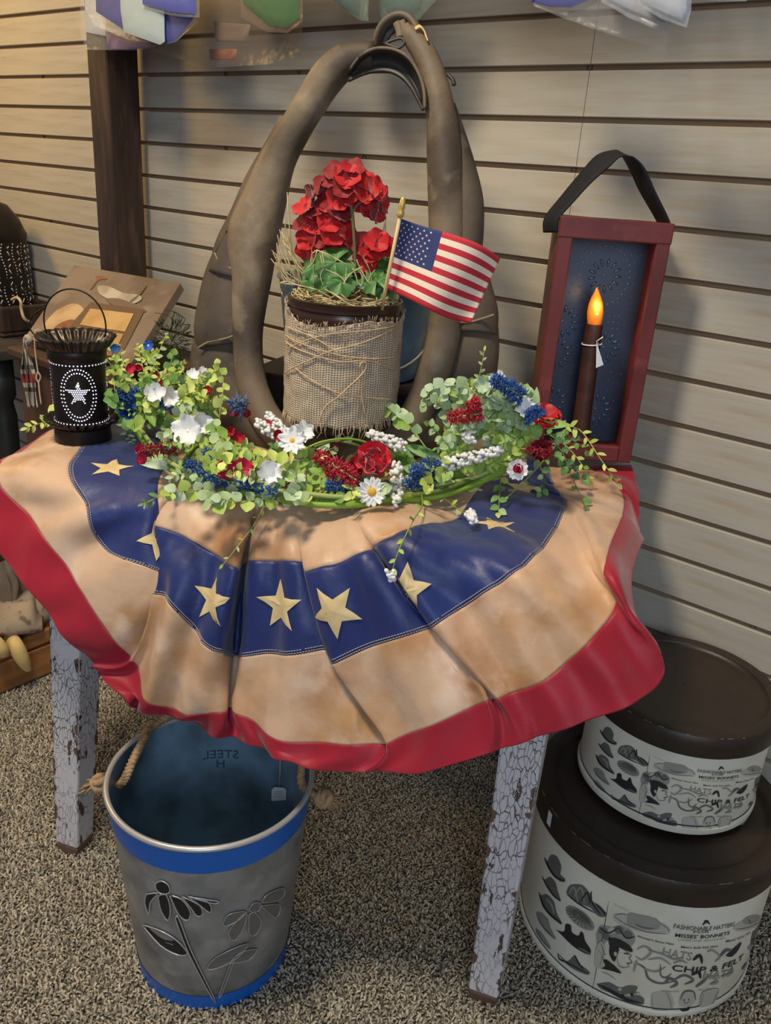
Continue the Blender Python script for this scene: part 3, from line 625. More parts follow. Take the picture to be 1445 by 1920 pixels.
def hatbox(name, c, r, h, lidr, lidh, label, tilt_t=1.0, dth=0.0):
    t = thing(name, c, label, 'hat box', 'stacked hat boxes')
    MB().lathe([(.001, .002), (r-.002, .002), (r+.003, .004), (r+.0035, .008), (r+.003, .012), (r, .014), (r, h)], c, 72).build('drum', m_paper, t, sharp=40)
    for zz in (.018, h*.985): MB().lathe([(r+.0006, zz-.0012), (r+.0012, zz), (r+.0006, zz+.0012)], c, 72).build('dark_ring', GREY[0], t)
    R2 = lidr; zz = h-.004
    MB().lathe([(R2-.003, zz), (R2, zz), (R2+.001, zz+lidh*.5), (R2, zz+lidh-.0015), (R2-.0015, zz+lidh), (R2*.86, zz+lidh), (R2*.845, zz+lidh-.0045), (R2*.80, zz+lidh-.006), (.001, zz+lidh-.005)], c, 72).build('lid', m_lid, t, sharp=60)
    wr = MB()
    for k in range(16):
        a = rnd.uniform(-2.6, -.5); q = [wrapc(V(c)+V((0, 0, zz+lidh-.0005)), R2-.0006, 1, a+i*.02*rnd.uniform(.6, 1.5), 0, 0) for i in range(3)]
        wr.tube(q, .0006, 4)
    tag(wr.build('edge_wear', m_wear, t), kind='stuff')
    ks = r/HLR
    for nm, polys in PR:
        b = MB()
        for i, (pp, ink) in enumerate(polys):
            vs, fs = fine([(x+dth, y) for x, y in pp], .05)
            b.add([wrapc(c, r, h, x, y*.93+.02, .0004+.00012*i) for x, y in vs], fs, ink)
        b.build(nm, GREY, t, smooth=False)
    for ti, (txt, p0, p1, hh, ink, bold) in enumerate(TX):
        a, b_ = cone_hit(*lz(*p0), *LB), cone_hit(*lz(*p1), *LB); vs, fs = text_mesh(txt, bold)
        th_ = abs(cone_hit(*lz(p0[0], p0[1]-hh), *LB)[1]-a[1]); top = max(v[1] for v in vs)
        q = MB().add([wrapc(c, r, h, a[0]+dth+(b_[0]-a[0])*x, (a[1]+(b_[1]-a[1])*x+y/top*th_)*.93+.02, .0012) for x, y in vs], fs)
        q.build('lettering', GREY[ink], t, smooth=False)
    return t
hl = hatbox('hat_box', HL, HLR, HLH, .1955, .044, 'large cream hat box with engraved hat prints, bottom of the stack')
hs = hatbox('hat_box', HS+V((0, 0, HSZ+.0005)), HSR, .150, .1445, .036, 'smaller cream printed hat box with dark lid, top of the stack', dth=.0)
p = cone_hit(1030, 1535, HL+V((0, 0, HLH)), .1965, .1965, .044)
q = [wrapc(HL+V((0, 0, HLH)), .1965, .044, p[0]+a, p[1]+b, .0006) for a, b in ((-.028, -.28), (.03, -.28), (.03, .3), (-.028, .3))]
MB().add(q, [(0, 1, 2, 3)]).build('sticker', m_tag, hl, smooth=False)

# ================================================================== HORSE COLLAR
m_leather = mat('old_grey_leather', (116, 101, 82), .62, spec=.4, var=[((70, 59, 48), 7, 7, .44, .62), ((146, 131, 108), 11, 8, .55, .70), ((90, 70, 50), 3.5, 5, .54, .7)], bump=(22, .45, .006))
m_pad = mat('dark_pad_leather', (92, 80, 68), .68, spec=.35, var=[((62, 54, 46), 8, 6, .42, .68), ((126, 112, 94), 13, 8, .56, .72)], bump=(18, .5, .007))
m_flap = mat('black_throat_leather', (66, 60, 54), .5, var=((44, 40, 38), 9, 5, .4, .7), bump=(40, .2, .002))
m_seam = mat('pale_seam_cord', (142, 122, 96), .8)
LEAN = math.radians(15)
CP0 = tl(.41, .25, TZ+.01); CN = (-TV*math.cos(LEAN)+z_*math.sin(LEAN)).normalized()
def cpl(x, y, back=0.0): return onplane(x, y, CP0-CN*back, CN)
collar = thing('horse_collar', tl(.41, .26, TZ+.004), 'weathered leather horse collar standing upright round the tin can of geraniums', 'horse collar')
def limb(px, rad, back=0.0, n=4): 
    return vsp([cpl(x, y, back) for x, y in px], n), fsp(rad, n)
lp = [(645,850),(570,836),(510,798),(480,745),(467,690),(464,630),(467,570),(472,515),(474,445),(497,370),(521,300),(554,240),(584,190),(616,142),(655,110),(703,104)]
lr = [.028,.028,.027,.026,.025,.025,.029,.034,.043,.036,.029,.026,.026,.027,.025,.020]
rp = [(645,850),(715,836),(765,800),(792,752),(813,700),(829,640),(838,570),(839,500),(838,430),(836,360),(833,290),(827,220),(813,150),(797,105),(777,75),(760,58)]
rr_ = [.028,.028,.027,.025,.026,.026,.027,.027,.028,.028,.027,.023,.020,.018,.016,.011]
P, r = limb(lp, lr); mb = MB(); mb.tube(P, [(a, a*.95) for a in r], 16, nrm=CN); mb.build('rim_limb', m_leather, collar)
P, r = limb(rp, rr_, -.006); mb = MB(); mb.tube(P, [(a, a*.95) for a in r], 16, nrm=CN); mb.build('rim_limb', m_leather, collar)
# padded body behind each limb
def pad(px, hw, dp, back, name='pad'):
    P, r = limb(px, hw, back, 5); d = fsp(dp, 5); mb = MB(); mb.tube(P, [(a, b) for a, b in zip(r, d)], 18, nrm=CN); return mb.build(name, m_pad, collar)
pad([(538,225),(515,285),(488,345),(464,415),(443,470),(430,520)], [.014,.021,.027,.033,.038,.036], [.012,.02,.026,.03,.033,.034], .012)
pad([(446,480),(432,520),(422,570),(416,620),(418,650)], [.040,.045,.048,.050,.046], [.032,.034,.036,.036,.03], .018)
pad([(425,628),(412,660),(415,710),(440,760),(490,805),(560,840)], [.044,.052,.052,.046,.036,.028], [.03,.034,.036,.036,.034,.03], .030)
pad([(846,196),(858,260),(866,320),(872,380),(872,440),(868,500)], [.006,.014,.022,.028,.028,.026], [.01,.018,.024,.028,.03,.03], .014)
pad([(868,470),(880,540),(888,590),(886,625)], [.028,.034,.038,.038], [.028,.032,.034,.03], .020)
pad([(890,605),(888,650),(880,700),(862,750),(820,800),(740,838)], [.036,.040,.042,.040,.036,.028], [.028,.034,.036,.036,.034,.03], .030)
def cord(px, lift, r=.0018, m=m_seam, name='seam_cord', par=collar):
    MB().tube(vsp([cpl(x, y, -lift) for x, y in px], 5), r, 6).build(name, m, par)
cord([(402,474),(412,492),(432,503),(446,509)], .018); cord([(372,652),(392,641),(418,636),(436,630)], .012); cord([(858,604),(880,604),(905,597),(926,590)], .012)
cord([(506,272),(490,312),(470,352),(450,390),(430,425),(414,455),(402,474)], .016, .0024, m_pad)
mb = MB()
for x, y in [(499,290),(492,308),(484,328),(474,348),(466,364),(458,378),(449,394),(442,406),(434,420),(427,432)]:
    mb.tube([cpl(x+1, y-4, -.019), cpl(x, y, -.021), cpl(x-2, y+4, -.019)], [.0018, .003, .0018], 6)
tag(mb.build('lacing_holes', m_flap, collar), kind='stuff')
# throat flap: the folded end of the left limb over the opening
oe = [(656,130),(672,108),(700,92),(735,92),(765,108),(785,138),(795,172),(796,204)]
ie = [(653,152),(680,140),(706,134),(733,136),(755,148),(772,168),(784,190),(793,207)]
rows = []
for k in range(7):
    f = k/6; rows.append(vsp([cpl(ox+(ix-ox)*f, oy+(iy-oy)*f, -.030+.030*math.sin(f*PI*.75)-.004*f) for (ox, oy), (ix, iy) in zip(oe, ie)], 4))
MB().grid(rows).build('throat_flap', m_flap, collar, solid=.004)
MB().tube(vsp([cpl(x, y, -.032) for x, y in oe[1:]], 4), .0028, 6).build('flap_edge', m_leather, collar)
# top strap arch, buckle leather and tie
MB().tube(vsp([cpl(x, y, .004) for x, y in [(703,92),(708,70),(718,50),(734,36),(752,31),(768,36),(780,50),(788,70)]], 5), [(.0065, .013)]*36, 10, nrm=CN).build('top_strap', m_leather, collar)
MB().tube(vsp([cpl(x, y, .016) for x, y in [(712,84),(722,60),(740,47),(758,50),(770,70)]], 4), [(.012, .004)]*17, 10, nrm=CN).build('inner_strap', m_flap, collar)
mb = MB(); mb.tube(vsp([cpl(x, y, -.014) for x, y in [(722,82),(735,76),(752,72),(758,80),(748,90),(735,87),(722,82)]], 3), .0024, 6); mb.build('buckle', m_flap, collar)
for a in ([(752,40),(757,52),(764,66)], [(760,47),(770,60),(778,76)], [(743,42),(748,56),(750,70)]):
    MB().tube(vsp([cpl(x, y, -.012) for x, y in a], 4), [(.006, .0035)]*9, 8, nrm=CN).build('strap_end', m_leather, collar)
mb = MB()
for k in range(3): mb.tube(vsp([cpl(x+k, y+k*1.5, -.018-.002*k) for x, y in [(777,53),(786,48),(793,55),(797,66),(800,74)]], 4), .0014, 5)
mb.build('twine_tie', mat('pale_twine', (206, 178, 118), .8), collar)
MB().tube(vsp([cpl(x, y, .012) for x, y in [(840,140),(849,150),(851,160)]], 4), [(.004, .003)]*9, 8).build('hook_tip', m_flap, collar)

# ================================================================== RISER, PAIL AND CAN
m_black = mat('black_brown_wood', (36, 28, 24), .6, var=((24, 19, 17), 10, 5, .4, .7))
CAN = atz(637, 788, .800); CANR, CANH = .0845, .190
riser = thing('riser_box', tl(.37, .47, TZ+.004), 'low dark wooden riser box behind the collar, under the galvanized pail', 'riser')
MB().box(tl(.365, .475, TZ+.004+.042), (.30, .17, .084), TR).build('box_body', m_black, riser, smooth=False, bevel=.003)
MB().box(tl(.365, .475, TZ+.004+.088), (.31, .18, .008), TR).build('box_top', m_black, riser, smooth=False, bevel=.002)
PC = tl(.372, .49, TZ+.096)
m_pail = mat('blue_sheen_galvanized', (112, 150, 180), .36, metal=.25, var=((92, 112, 128), 9, 5, .4, .7))  # blue reflections on the metal are put into the base colour
pail = thing('pail', PC, 'plain galvanized pail standing behind the burlap-wrapped can', 'pail')
MB().lathe([(.001, .0015), (.118, .0015), (.121, .004), (.124, .03), (.139, .165), (.137, .165), (.121, .02), (.001, .012)], PC, 56).build('shell', m_pail, pail, sharp=40)
MB().tube([PC+V((.139*math.cos(a), .139*math.sin(a), .165)) for a in np.linspace(0, 2*PI, 49)[:-1]], .004, 8, closed=True).build('rim', m_rim, pail)
MB().tube(vsp([PC+V((.143*math.cos(a), .143*math.sin(a), .150-.11*math.sin((a+PI*.5+.2)/1.0) if False else .15-.12*(1-((a+.55)/1.45)**2))) for a in np.linspace(-2.0, .9, 9)], 3), .0022, 6).build('wire_handle', m_rim, pail)
m_tin = mat('brown_enamel_tin', (66, 42, 34), .28, spec=.6, metal=.25, var=((48, 30, 26), 5, 4, .4, .7))
can = thing('tin_can', CAN, 'brown tin can wrapped in frayed burlap and twine, holding geraniums', 'can')
pf = [(.001, .0), (CANR-.004, .0), (CANR, .003), (CANR, .012)]
for z in np.linspace(.014, CANH-.014, 30): pf.append((CANR-.0016+.0016*math.cos((z-.014)*2*PI/.014) if (z < .05 or z > CANH-.05) else CANR-.001, z))
pf += [(CANR, CANH-.012), (CANR, CANH-.003), (CANR+.002, CANH), (CANR-.001, CANH+.001), (CANR-.003, CANH-.002), (CANR-.004, .03), (.001, .03)]
MB().lathe(pf, CAN, 64).build('tin_body', m_tin, can, sharp=50)
def burlap_mat():
    m = mat('burlap_weave', (176, 158, 132), .95, spec=.1); nt = m.node_tree; N = nt.nodes; L = nt.links; b = N['Principled BSDF']
    uv = N.new('ShaderNodeAttribute'); uv.attribute_name = 'weave'
    def wv(sc, axis):
        mp = N.new('ShaderNodeMapping'); mp.inputs['Scale'].default_value = (sc, sc, 1); L.new(uv.outputs['Vector'], mp.inputs[0])
        n = N.new('ShaderNodeTexNoise'); n.inputs['Scale'].default_value = .06; n.inputs['Detail'].default_value = 3; L.new(mp.outputs[0], n.inputs['Vector'])
        ad = N.new('ShaderNodeMixRGB'); ad.blend_type = 'ADD'; ad.inputs[0].default_value = .5; L.new(mp.outputs[0], ad.inputs[1]); L.new(n.outputs['Color'], ad.inputs[2])
        w_ = N.new('ShaderNodeTexWave'); w_.wave_type = 'BANDS'; w_.bands_direction = axis; w_.inputs['Scale'].default_value = 1; w_.inputs['Distortion'].default_value = .8; w_.inputs['Detail'].default_value = 2
        L.new(ad.outputs[0], w_.inputs['Vector']); return w_.outputs['Fac']
    a, c = wv(78, 'X'), wv(86, 'Y')
    mx = N.new('ShaderNodeMath'); mx.operation = 'MAXIMUM'; L.new(a, mx.inputs[0]); L.new(c, mx.inputs[1])
    r = N.new('ShaderNodeMapRange'); r.inputs[1].default_value = .35; r.inputs[2].default_value = .85; L.new(mx.outputs[0], r.inputs[0])
    cm = N.new('ShaderNodeMix'); cm.data_type = 'RGBA'; cm.inputs[6].default_value = (*s2l((132, 114, 94)), 1); cm.inputs[7].default_value = (*s2l((210, 194, 170)), 1)
    L.new(r.outputs[0], cm.inputs[0]); L.new(cm.outputs[2], b.inputs['Base Color'])
    bp = N.new('ShaderNodeBump'); bp.inputs['Distance'].default_value = .0012; L.new(mx.outputs[0], bp.inputs['Height']); L.new(bp.outputs[0], b.inputs['Normal']); return m
m_burlap = burlap_mat(); m_fray = mat('burlap_thread', (190, 170, 140), .9)
fa = math.atan2(-1, 1)+.05                                      # direction of the can's front
fa = math.atan2(CAM.y-CAN.y, CAM.x-CAN.x)
NA = 120; A_ = [fa-PI*.62+PI*1.24*i/NA for i in range(NA+1)]
def btop(a): 
    d = (a-fa); return .164+.006*math.sin(d*3)+.010*max(0, -d-.9)+.018*max(0, d-1.0)+.004*noise.noise(V((a*6, 1, 0)))
def bbot(a): return .012+.004*noise.noise(V((a*9, 3, 0)))+.006*max(0, d_(a))
def d_(a): return a-fa
def bpt(a, f, l=.0):
    z = bbot(a)+(btop(a)-bbot(a))*f; rad = CANR+.0022+l+.0022*noise.noise(V((a*5, z*40, 2)))+.0015*noise.noise(V((a*14, z*90, 5)))+(.004*max(0, abs(d_(a))-1.25))
    return CAN+V((rad*math.cos(a), rad*math.sin(a), z))
rows = [[bpt(a, j/30) for a in A_] for j in range(31)]
mb = MB().grid(rows); ob = mb.build('burlap_wrap', m_burlap, can, solid=.0015)
at = ob.data.attributes.new('weave', 'FLOAT_VECTOR', 'POINT')
at.data.foreach_set('vector', np.array([(A_[i]*CANR, .16*j/30, 0) for j in range(31) for i in range(NA+1)], dtype=np.float32).ravel())
mb = MB()
for k in range(260):
    a = rnd.choice(A_); top = rnd.random() < .45; p = bpt(a, 1 if top else 0, .001); s_ = 1 if top else -1
    L_ = rnd.uniform(.003, .009) if top else rnd.uniform(.004, .018); o = V((math.cos(a), math.sin(a), 0)); tdir = V((-o.y, o.x, 0))*rnd.uniform(-.6, .6)
    mb.tube([p-z_*s_*.003, p+(z_*s_*.5+tdir*.3)*L_+o*.001, p+(z_*s_+tdir+o*rnd.uniform(-.1, .5))*L_], [.0006, .0005, .0004], 4)
for e in (0, NA):
    for k in range(60):
        f = rnd.random(); p = bpt(A_[e], f); o = V((math.cos(A_[e]), math.sin(A_[e]), 0)); tdir = V((-o.y, o.x, 0))*(1 if e else -1)
        mb.tube([p, p+(tdir+o*.5)*rnd.uniform(.004, .01)+z_*rnd.uniform(-.004, .004)], .0005, 4)
for k in range(90):                                            # pulled threads of the cloth's upper edge
    a = fa+rnd.uniform(-.9, 1.0); z = .9+rnd.uniform(-.05, .1); mb.tube([bpt(a+i*.03, z+rnd.uniform(-.01, .01), .002) for i in range(4)], .0005, 4)
tag(mb.build('frayed_threads', m_fray, ob), kind='stuff')
def can_px(x, y):
    th, tt = cone_hit(x, y, CAN, CANR+.004, CANR+.004, CANH); return th, tt*CANH
def wrap(px, r=.0010, l=.006, name='twine'):
    q = [can_px(x, y) for x, y in px]; P = vsp([V((a, z, 0)) for a, z in q], 6)
    MB().tube([CAN+V(((CANR+l)*math.cos(p.x), (CANR+l)*math.sin(p.x), p.y)) for p in P], r, 6).build(name, m_rope2, can)
m_rope2 = mat('pale_jute_twine', (200, 172, 136), .85)
wrap([(538,628),(570,645),(615,660),(650,668),(700,672),(738,668)]); wrap([(538,640),(580,662),(640,678),(690,676),(736,694)])
wrap([(536,700),(575,678),(620,658),(670,645),(738,612)]); wrap([(540,612),(580,628),(625,655),(634,668)])
wrap([(556,690),(590,715),(640,738),(690,745),(736,748)]); wrap([(540,655),(600,630),(660,622),(738,610)], .0009)
mb = MB(); q = vsp([CAN+V(((CANR+.008+k*.0)*math.cos(a), (CANR+.008)*math.sin(a), z)) for a, z in [can_px(*p) for p in [(672,688),(676,678),(684,680),(682,692),(672,705),(655,722),(635,742),(614,758),(604,778),(601,790)]]] if False else [CAN+V(((CANR+.009)*math.cos(a), (CANR+.009)*math.sin(a), z)) for k, (a, z) in enumerate([can_px(*p) for p in [(672,688),(676,678),(684,680),(682,692),(672,705),(655,722),(635,742),(614,758),(604,778),(601,790)]])], 4)
mb.tube(q, .0013, 6); mb.tube([CAN+V(((CANR+.008)*math.cos(a), (CANR+.008)*math.sin(a), z)) for a, z in [can_px(*p) for p in [(676,682),(677,710),(676,740),(681,770),(683,792)]]], .0012, 6); mb.build('twine_bow', m_rope2, can)

# ---- straw
m_straw = mat('dry_straw', (214, 198, 150), .8, var=((160, 138, 86), 60, 2, .4, .7))
CT = CAN+V((0, 0, CANH))
mb = MB()
for k in range(520):
    a = rnd.uniform(0, 2*PI); r = CANR*math.sqrt(rnd.random())*.96; p = CT+V((r*math.cos(a), r*math.sin(a), rnd.uniform(-.014, .004)))
    b = rnd.uniform(0, 2*PI); L_ = rnd.uniform(.02, .05); d = V((math.cos(b), math.sin(b), rnd.uniform(.05, .4))); q = p+d*L_*.5; e = p+d*L_+V((0, 0, rnd.uniform(-.006, .004)))
    for x in (q, e):
        rr = (x-CT).xy.length
        if rr > CANR*.95: x.xy = CT.xy+(x-CT).xy*(CANR*.95/rr)
    mb.tube([p, q, e], rnd.uniform(.0005, .0011), 4)
def cann(x, y, dep=0.0): return onplane(x, y, CAN-FWD*0+V((FWD.x, FWD.y, 0)).normalized()*dep, (FWD.x, FWD.y, 0))
for (x0, y0, x1, y1, x2, y2, dp) in [(556,532,535,470,524,430,.02),(560,532,530,480,520,440,.03),(552,534,524,498,519,455,.03),(566,532,540,450,533,410,.04),(575,532,548,470,538,360,.05),(580,530,555,480,528,436,.04),(548,536,530,500,522,470,.03),
        (590,530,560,500,529,450,.0),(600,530,565,505,540,470,-.01),(558,534,537,480,530,438,.01),(585,532,550,490,541,430,.02),(570,534,530,505,522,482,.0),(563,534,545,500,536,475,.03),
        (582,500,593,469,660,502,-.05),(594,470,588,490,574,505,-.05),(661,503,668,520,671,535,-.05),(615,530,606,500,600,478,-.03),(625,535,612,512,603,470,-.04),(690,540,700,515,690,468,-.02),(700,538,712,470,722,412,.03),(706,536,716,500,730,470,.0),(694,536,676,505,668,486,-.04),
        (705,545,718,520,740,500,.0),(712,540,725,515,722,480,.02),(640,540,655,515,680,500,-.05),(650,542,640,520,610,505,-.05),(560,536,540,528,525,530,-.03),(600,545,560,535,524,531,-.05),(720,470,722,440,723,404,.03)]:
    mb.tube(vsp([cann(x0, y0, dp), cann(x1, y1, dp), cann(x2, y2, dp)], 3), [.0010]*6+[.0005], 5)
for k in range(60):
    x = rnd.uniform(535, 720); dp = rnd.uniform(-.05, .06); x2 = x+rnd.uniform(-26, 22)-(20 if x < 590 else 0); h = rnd.uniform(20, 60) if x > 590 else rnd.uniform(30, 105)
    mb.tube(vsp([cann(x, 538, dp), cann((x+x2)/2+rnd.uniform(-6, 6), 538-h*.6, dp), cann(x2, 538-h, dp)], 3), [.0008]*6+[.0004], 4)
st = mb.build('straw', m_straw, loc=CT); tag(st, 'dry straw stuffed round the geranium stems in the tin can', 'straw', kind='stuff')

# ---- geranium
m_pet = mat('red_silk_petal', (190, 16, 22), .55, spec=.3, sheen=.3, var=((150, 8, 16), 30, 3, .4, .7))
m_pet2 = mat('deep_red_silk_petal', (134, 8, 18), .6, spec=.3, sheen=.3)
m_gleaf = mat('geranium_leaf', (62, 112, 44), .5, var=((98, 142, 84), 25, 3, .45, .7))
m_gstem = mat('woody_stem', (112, 100, 66), .7)
def petal_mesh(name, m, w_=.0125, L_=.019, curl=.35):
    b = MB(); rows = []
    for i in range(6):
        f = i/5; ww = w_*math.sin(PI*min(.98, .12+f*.80))**.7; row = []
        for j in range(5):
            s_ = j/4*2-1; row.append((s_*ww, f*L_*(1-.12*s_*s_*f), curl*L_*(f*f*.7-.25*s_*s_*f)+.0012*math.sin(s_*5+f*4)))
        rows.append(row)
    b.grid(rows); return b.mesh(name, m)
pm = [petal_mesh('petal', m_pet, .0125, .019, .25), petal_mesh('petal', m_pet2, .0125, .019, .3)]; pm_ = [petal_mesh('petal', m_pet), petal_mesh('petal', m_pet2)]
ger = thing('geranium', CT, 'red silk geranium with scalloped green leaves in the tin can', 'flower')
def floret(c, d, s_, dark):
    o = bpy.data.objects.new('floret', None); COL.objects.link(o); o.parent = ger; o.empty_display_size = .01
    o.location = c-org(ger)
    q = V(d).to_track_quat('Z', 'Y').to_matrix(); a0 = rnd.uniform(0, 2*PI)
    for k in range(5):
        a = a0+k*2*PI/5; tilt = rnd.uniform(-.1, .3)
        mm = Matrix.Translation(V((0, 0, 0))) @ q.to_4x4() @ Matrix.Rotation(a, 4, 'Z') @ Matrix.Rotation(tilt, 4, 'X') @ Matrix.Diagonal((s_, s_, s_, 1))
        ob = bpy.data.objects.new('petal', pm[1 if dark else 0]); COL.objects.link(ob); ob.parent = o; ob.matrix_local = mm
heads = [((652, 352), [(0, -20), (28, -14), (50, 2), (62, 22), (48, 38), (22, 22), (-8, 0), (-30, -16), (-52, -2), (-66, 18), (-40, 20), (8, -34), (-24, -30), (36, 30), (-16, 18), (58, 40), (0, 12), (30, 4)]),
         ((605, 430), [(-34, -38), (-12, -34), (10, -40), (-38, -12), (-14, -10), (12, -14), (30, -30), (-30, 16), (-6, 12), (18, 6), (38, 0), (-14, 36), (10, 30), (34, 22), (46, 14), (-28, 38), (-2, 44), (26, 42)]),
         ((700, 462), [(-16, -4), (6, -8), (22, 0), (-4, 10), (-14, 24), (-12, 40), (4, 4)])]
for (hx, hy), offs in heads:
    base = cann(hx, hy, .0)
    for dx, dy in offs:
        c = cann(hx+dx, hy+dy, -.022+.00042*math.hypot(dx, dy)+rnd.uniform(-.006, .006)); d = (c-base)*1.0-FWD*.030+V((0, 0, .008))
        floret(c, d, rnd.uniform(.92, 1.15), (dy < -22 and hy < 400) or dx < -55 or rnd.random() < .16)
def stem(px, dp, r=.0022, m=m_gstem, name='stem', par=ger): MB().tube(vsp([cann(x, y, dp) for x, y in px], 4), r, 6).build(name, m, par)
stem([(667,560),(666,500),(664,450),(660,400),(655,370)], -.02, .0026); stem([(625,560),(618,500),(612,450)], .0); stem([(690,560),(694,510),(697,475)], .0); stem([(660,400),(672,382),(690,375)], -.02, .0014)
def gleaf_mesh():
    b = MB(); n = 26; rows = []
    for i in range(5):
        f = i/4; rows.append([(f*.026*(1+.07*math.cos(7*a))*math.sin(a), f*.026*(1+.07*math.cos(7*a))*math.cos(a), .004*f*math.cos(5*a)-.006*f*f) for a in np.linspace(-2.75, 2.75, n)])
    b.grid(rows); return b.mesh('leaf', m_gleaf)
gm = gleaf_mesh()
for x, y, dp, s_ in [(600,498,-.02,1), (628,492,-.035,1.1), (648,512,-.03,.9), (612,520,-.04,.9), (640,528,-.05,.8), (720,505,-.02,1.1), (706,528,-.04,.8), (735,490,.0,1), (590,520,-.02,.8), (668,528,-.03,.7), (722,535,-.03,.8), (650,488,0,1)]:
    piece('leaf', gm, ger, frame_m(cann(x, y, dp), -FWD+V((rnd.uniform(-.5, .5), rnd.uniform(-.3, .3), rnd.uniform(0, .7))), V((rnd.uniform(-1, 1), 0, 1)), s_))

# ---- flag on a stick
m_fr, m_fw, m_fb = mat('flag_red', (190, 36, 50), .75, sheen=.1, bump=(300, .1, .001)), mat('flag_white', (232, 216, 196), .8, bump=(300, .1, .001)), mat('flag_blue', (44, 54, 104), .8, bump=(300, .1, .001))
m_stick = mat('pale_birch_stick', (206, 180, 132), .55); m_gold = mat('gold_finial_paint', (206, 178, 96), .35, metal=.3)
FD = -.085
fl0, fl1 = cann(752, 409, FD), cann(723, 543, FD)
flag = thing('stick_flag', cann(718, 560, FD), 'small United States stick flag with gold finial leaning out of the can', 'flag')
MB().tube([cann(749.5, 408, FD), cann(722, 545, FD), CT+V((.045, -.045, -.10)) if False else cann(716, 580, FD+.02)], .0026, 8).build('stick', m_stick, flag)
b0 = cann(749.5, 408, FD); ax = (cann(755, 376, FD)-b0).normalized()
q = ax.to_track_quat('Z', 'Y').to_matrix()
mb = MB(); pf = [(.0028, 0), (.0048, .002), (.0052, .006), (.0036, .010), (.0046, .012), (.0042, .018), (.0034, .023), (.0018, .0262), (.0001, .027)]
n_ = 12; vs = []; fs = []
for r, z in pf: vs += [b0+q @ V((r*math.cos(2*PI*j/n_), r*math.sin(2*PI*j/n_), z)) for j in range(n_)]
for i in range(len(pf)-1): fs += [(i*n_+j, i*n_+(j+1) % n_, (i+1)*n_+(j+1) % n_, (i+1)*n_+j) for j in range(n_)]
mb.add(vs, fs); mb.build('finial', m_gold, flag)
TLp, BLp, TRp, BRp = [V((*p, 0)) for p in ((752, 410), (722, 541), (937, 485), (882, 606))]
def flagp(u, v, l=0):                                            # u along fly, v down
    top = cr(V((700, 395, 0)), TLp, TRp, V((1010, 520, 0)), u)+V((4*math.sin(u*PI)-6*math.sin(u*2*PI)*.5, -7*math.sin(u*PI)+3*math.sin(u*2*PI), 0))
    bot = BLp.lerp(BRp, u)+V((2*math.sin(u*PI), 7*math.sin(u*PI)-3*math.sin(u*2*PI), 0)); p = top.lerp(bot, v)
    return cann(p.x, p.y, FD+.012*math.sin(u*7+v*1.4)-.03*u+l)
NU, NV = 40, 26
def stripe(i, j):
    v = i*13//NV
    if v < 7 and j < NU*.42: return 2
    return 0 if v % 2 == 0 else 1
MB().grid([[flagp(j/NU, i/NV) for j in range(NU+1)] for i in range(NV+1)], mfun=stripe).build('cloth', [m_fr, m_fw, m_fb], flag, solid=.0008)
mb = MB()
for r in range(9):
    for c in range(6 if r % 2 == 0 else 5):
        u0_ = .035+(.035*2)*c*.86+(0 if r % 2 == 0 else .030); v0_ = .035+r*.0535+.02
        for side in (-.0007, .0012):
            pts = [flagp(u0_+.0125*(1 if k % 2 == 0 else .42)*math.sin(k*PI/5)*.95, v0_-.0185*(1 if k % 2 == 0 else .42)*math.cos(k*PI/5), side) for k in range(10)]
            mb.add([flagp(u0_, v0_, side)]+pts, [(0, k+1, (k+1) % 10+1) for k in range(10)])
tag(mb.build('printed_stars', m_fw, flag), kind='stuff')

# ================================================================== CANDLE SCONCE BOX
m_barn = mat('barn_red_paint', (112, 42, 40), .5, var=[((78, 26, 24), 9, 5, .45, .72), ((140, 68, 62), 16, 5, .6, .8)], bump=(30, .1, .002))
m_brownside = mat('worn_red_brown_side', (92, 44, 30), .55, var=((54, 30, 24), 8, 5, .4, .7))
m_ptin = mat('punched_tin', (70, 84, 108), .34, metal=.3, spec=.7, var=((52, 58, 70), 7, 4, .4, .7))
m_pdot = mat('raised_tin_dot', (96, 110, 130), .25, metal=.4, spec=1.0)
SZ = TZ+.028
BR = atz(1181, 869, SZ); sa = math.radians(38); e1 = V((math.cos(sa), math.sin(sa), 0)); en0 = V((e1.y, -e1.x, 0))
SW = (onplane(1257, 419, BR, en0)-onplane(1045, 408, BR, en0)).length; BL = BR-e1*SW; en = V((e1.y, -e1.x, 0)); SH = (onplane(1257, 419, BR, en)-BR).z; SD = .084
def sp_(a, h, d=0.0): return BL+e1*a+V((0, 0, h))-en*d            # a across, h up, d back
sconce = thing('candle_sconce', sp_(SW/2, 0, SD/2), 'red shadow-box candle sconce with punched tin back against slatted wall', 'sconce')
SR = Matrix((e1, -en, z_)).transposed()
def sbox(name, a0, a1, h0, h1, d0, d1, m, par=sconce, bev=.002): return MB().box(sp_((a0+a1)/2, (h0+h1)/2, (d0+d1)/2), (a1-a0, d1-d0, h1-h0), SR).build(name, m, par, smooth=False, bevel=bev)
RW = .021
sbox('stile', 0, RW, 0, SH-.001, 0, .012, m_barn); sbox('stile', SW-RW, SW, 0, SH-.001, 0, .012, m_barn)
sbox('top_rail', -.001, SW+.001, SH-.03, SH, -.001, .012, m_barn); sbox('bottom_rail', RW, SW-RW, 0, .026, 0, .012, m_barn)
sbox('side_board', .001, .011, .001, SH-.002, .012, SD, m_brownside); sbox('side_board', SW-.011, SW-.001, .001, SH-.002, .012, SD, m_barn)
sbox('top_board', .011, SW-.011, SH-.012, SH-.002, .012, SD, m_brownside); sbox('bottom_board', .011, SW-.011, .001, .012, .012, SD, m_barn)
tinb = sbox('tin_back', .011, SW-.011, .012, SH-.012, SD-.006, SD-.003, m_ptin, bev=0)
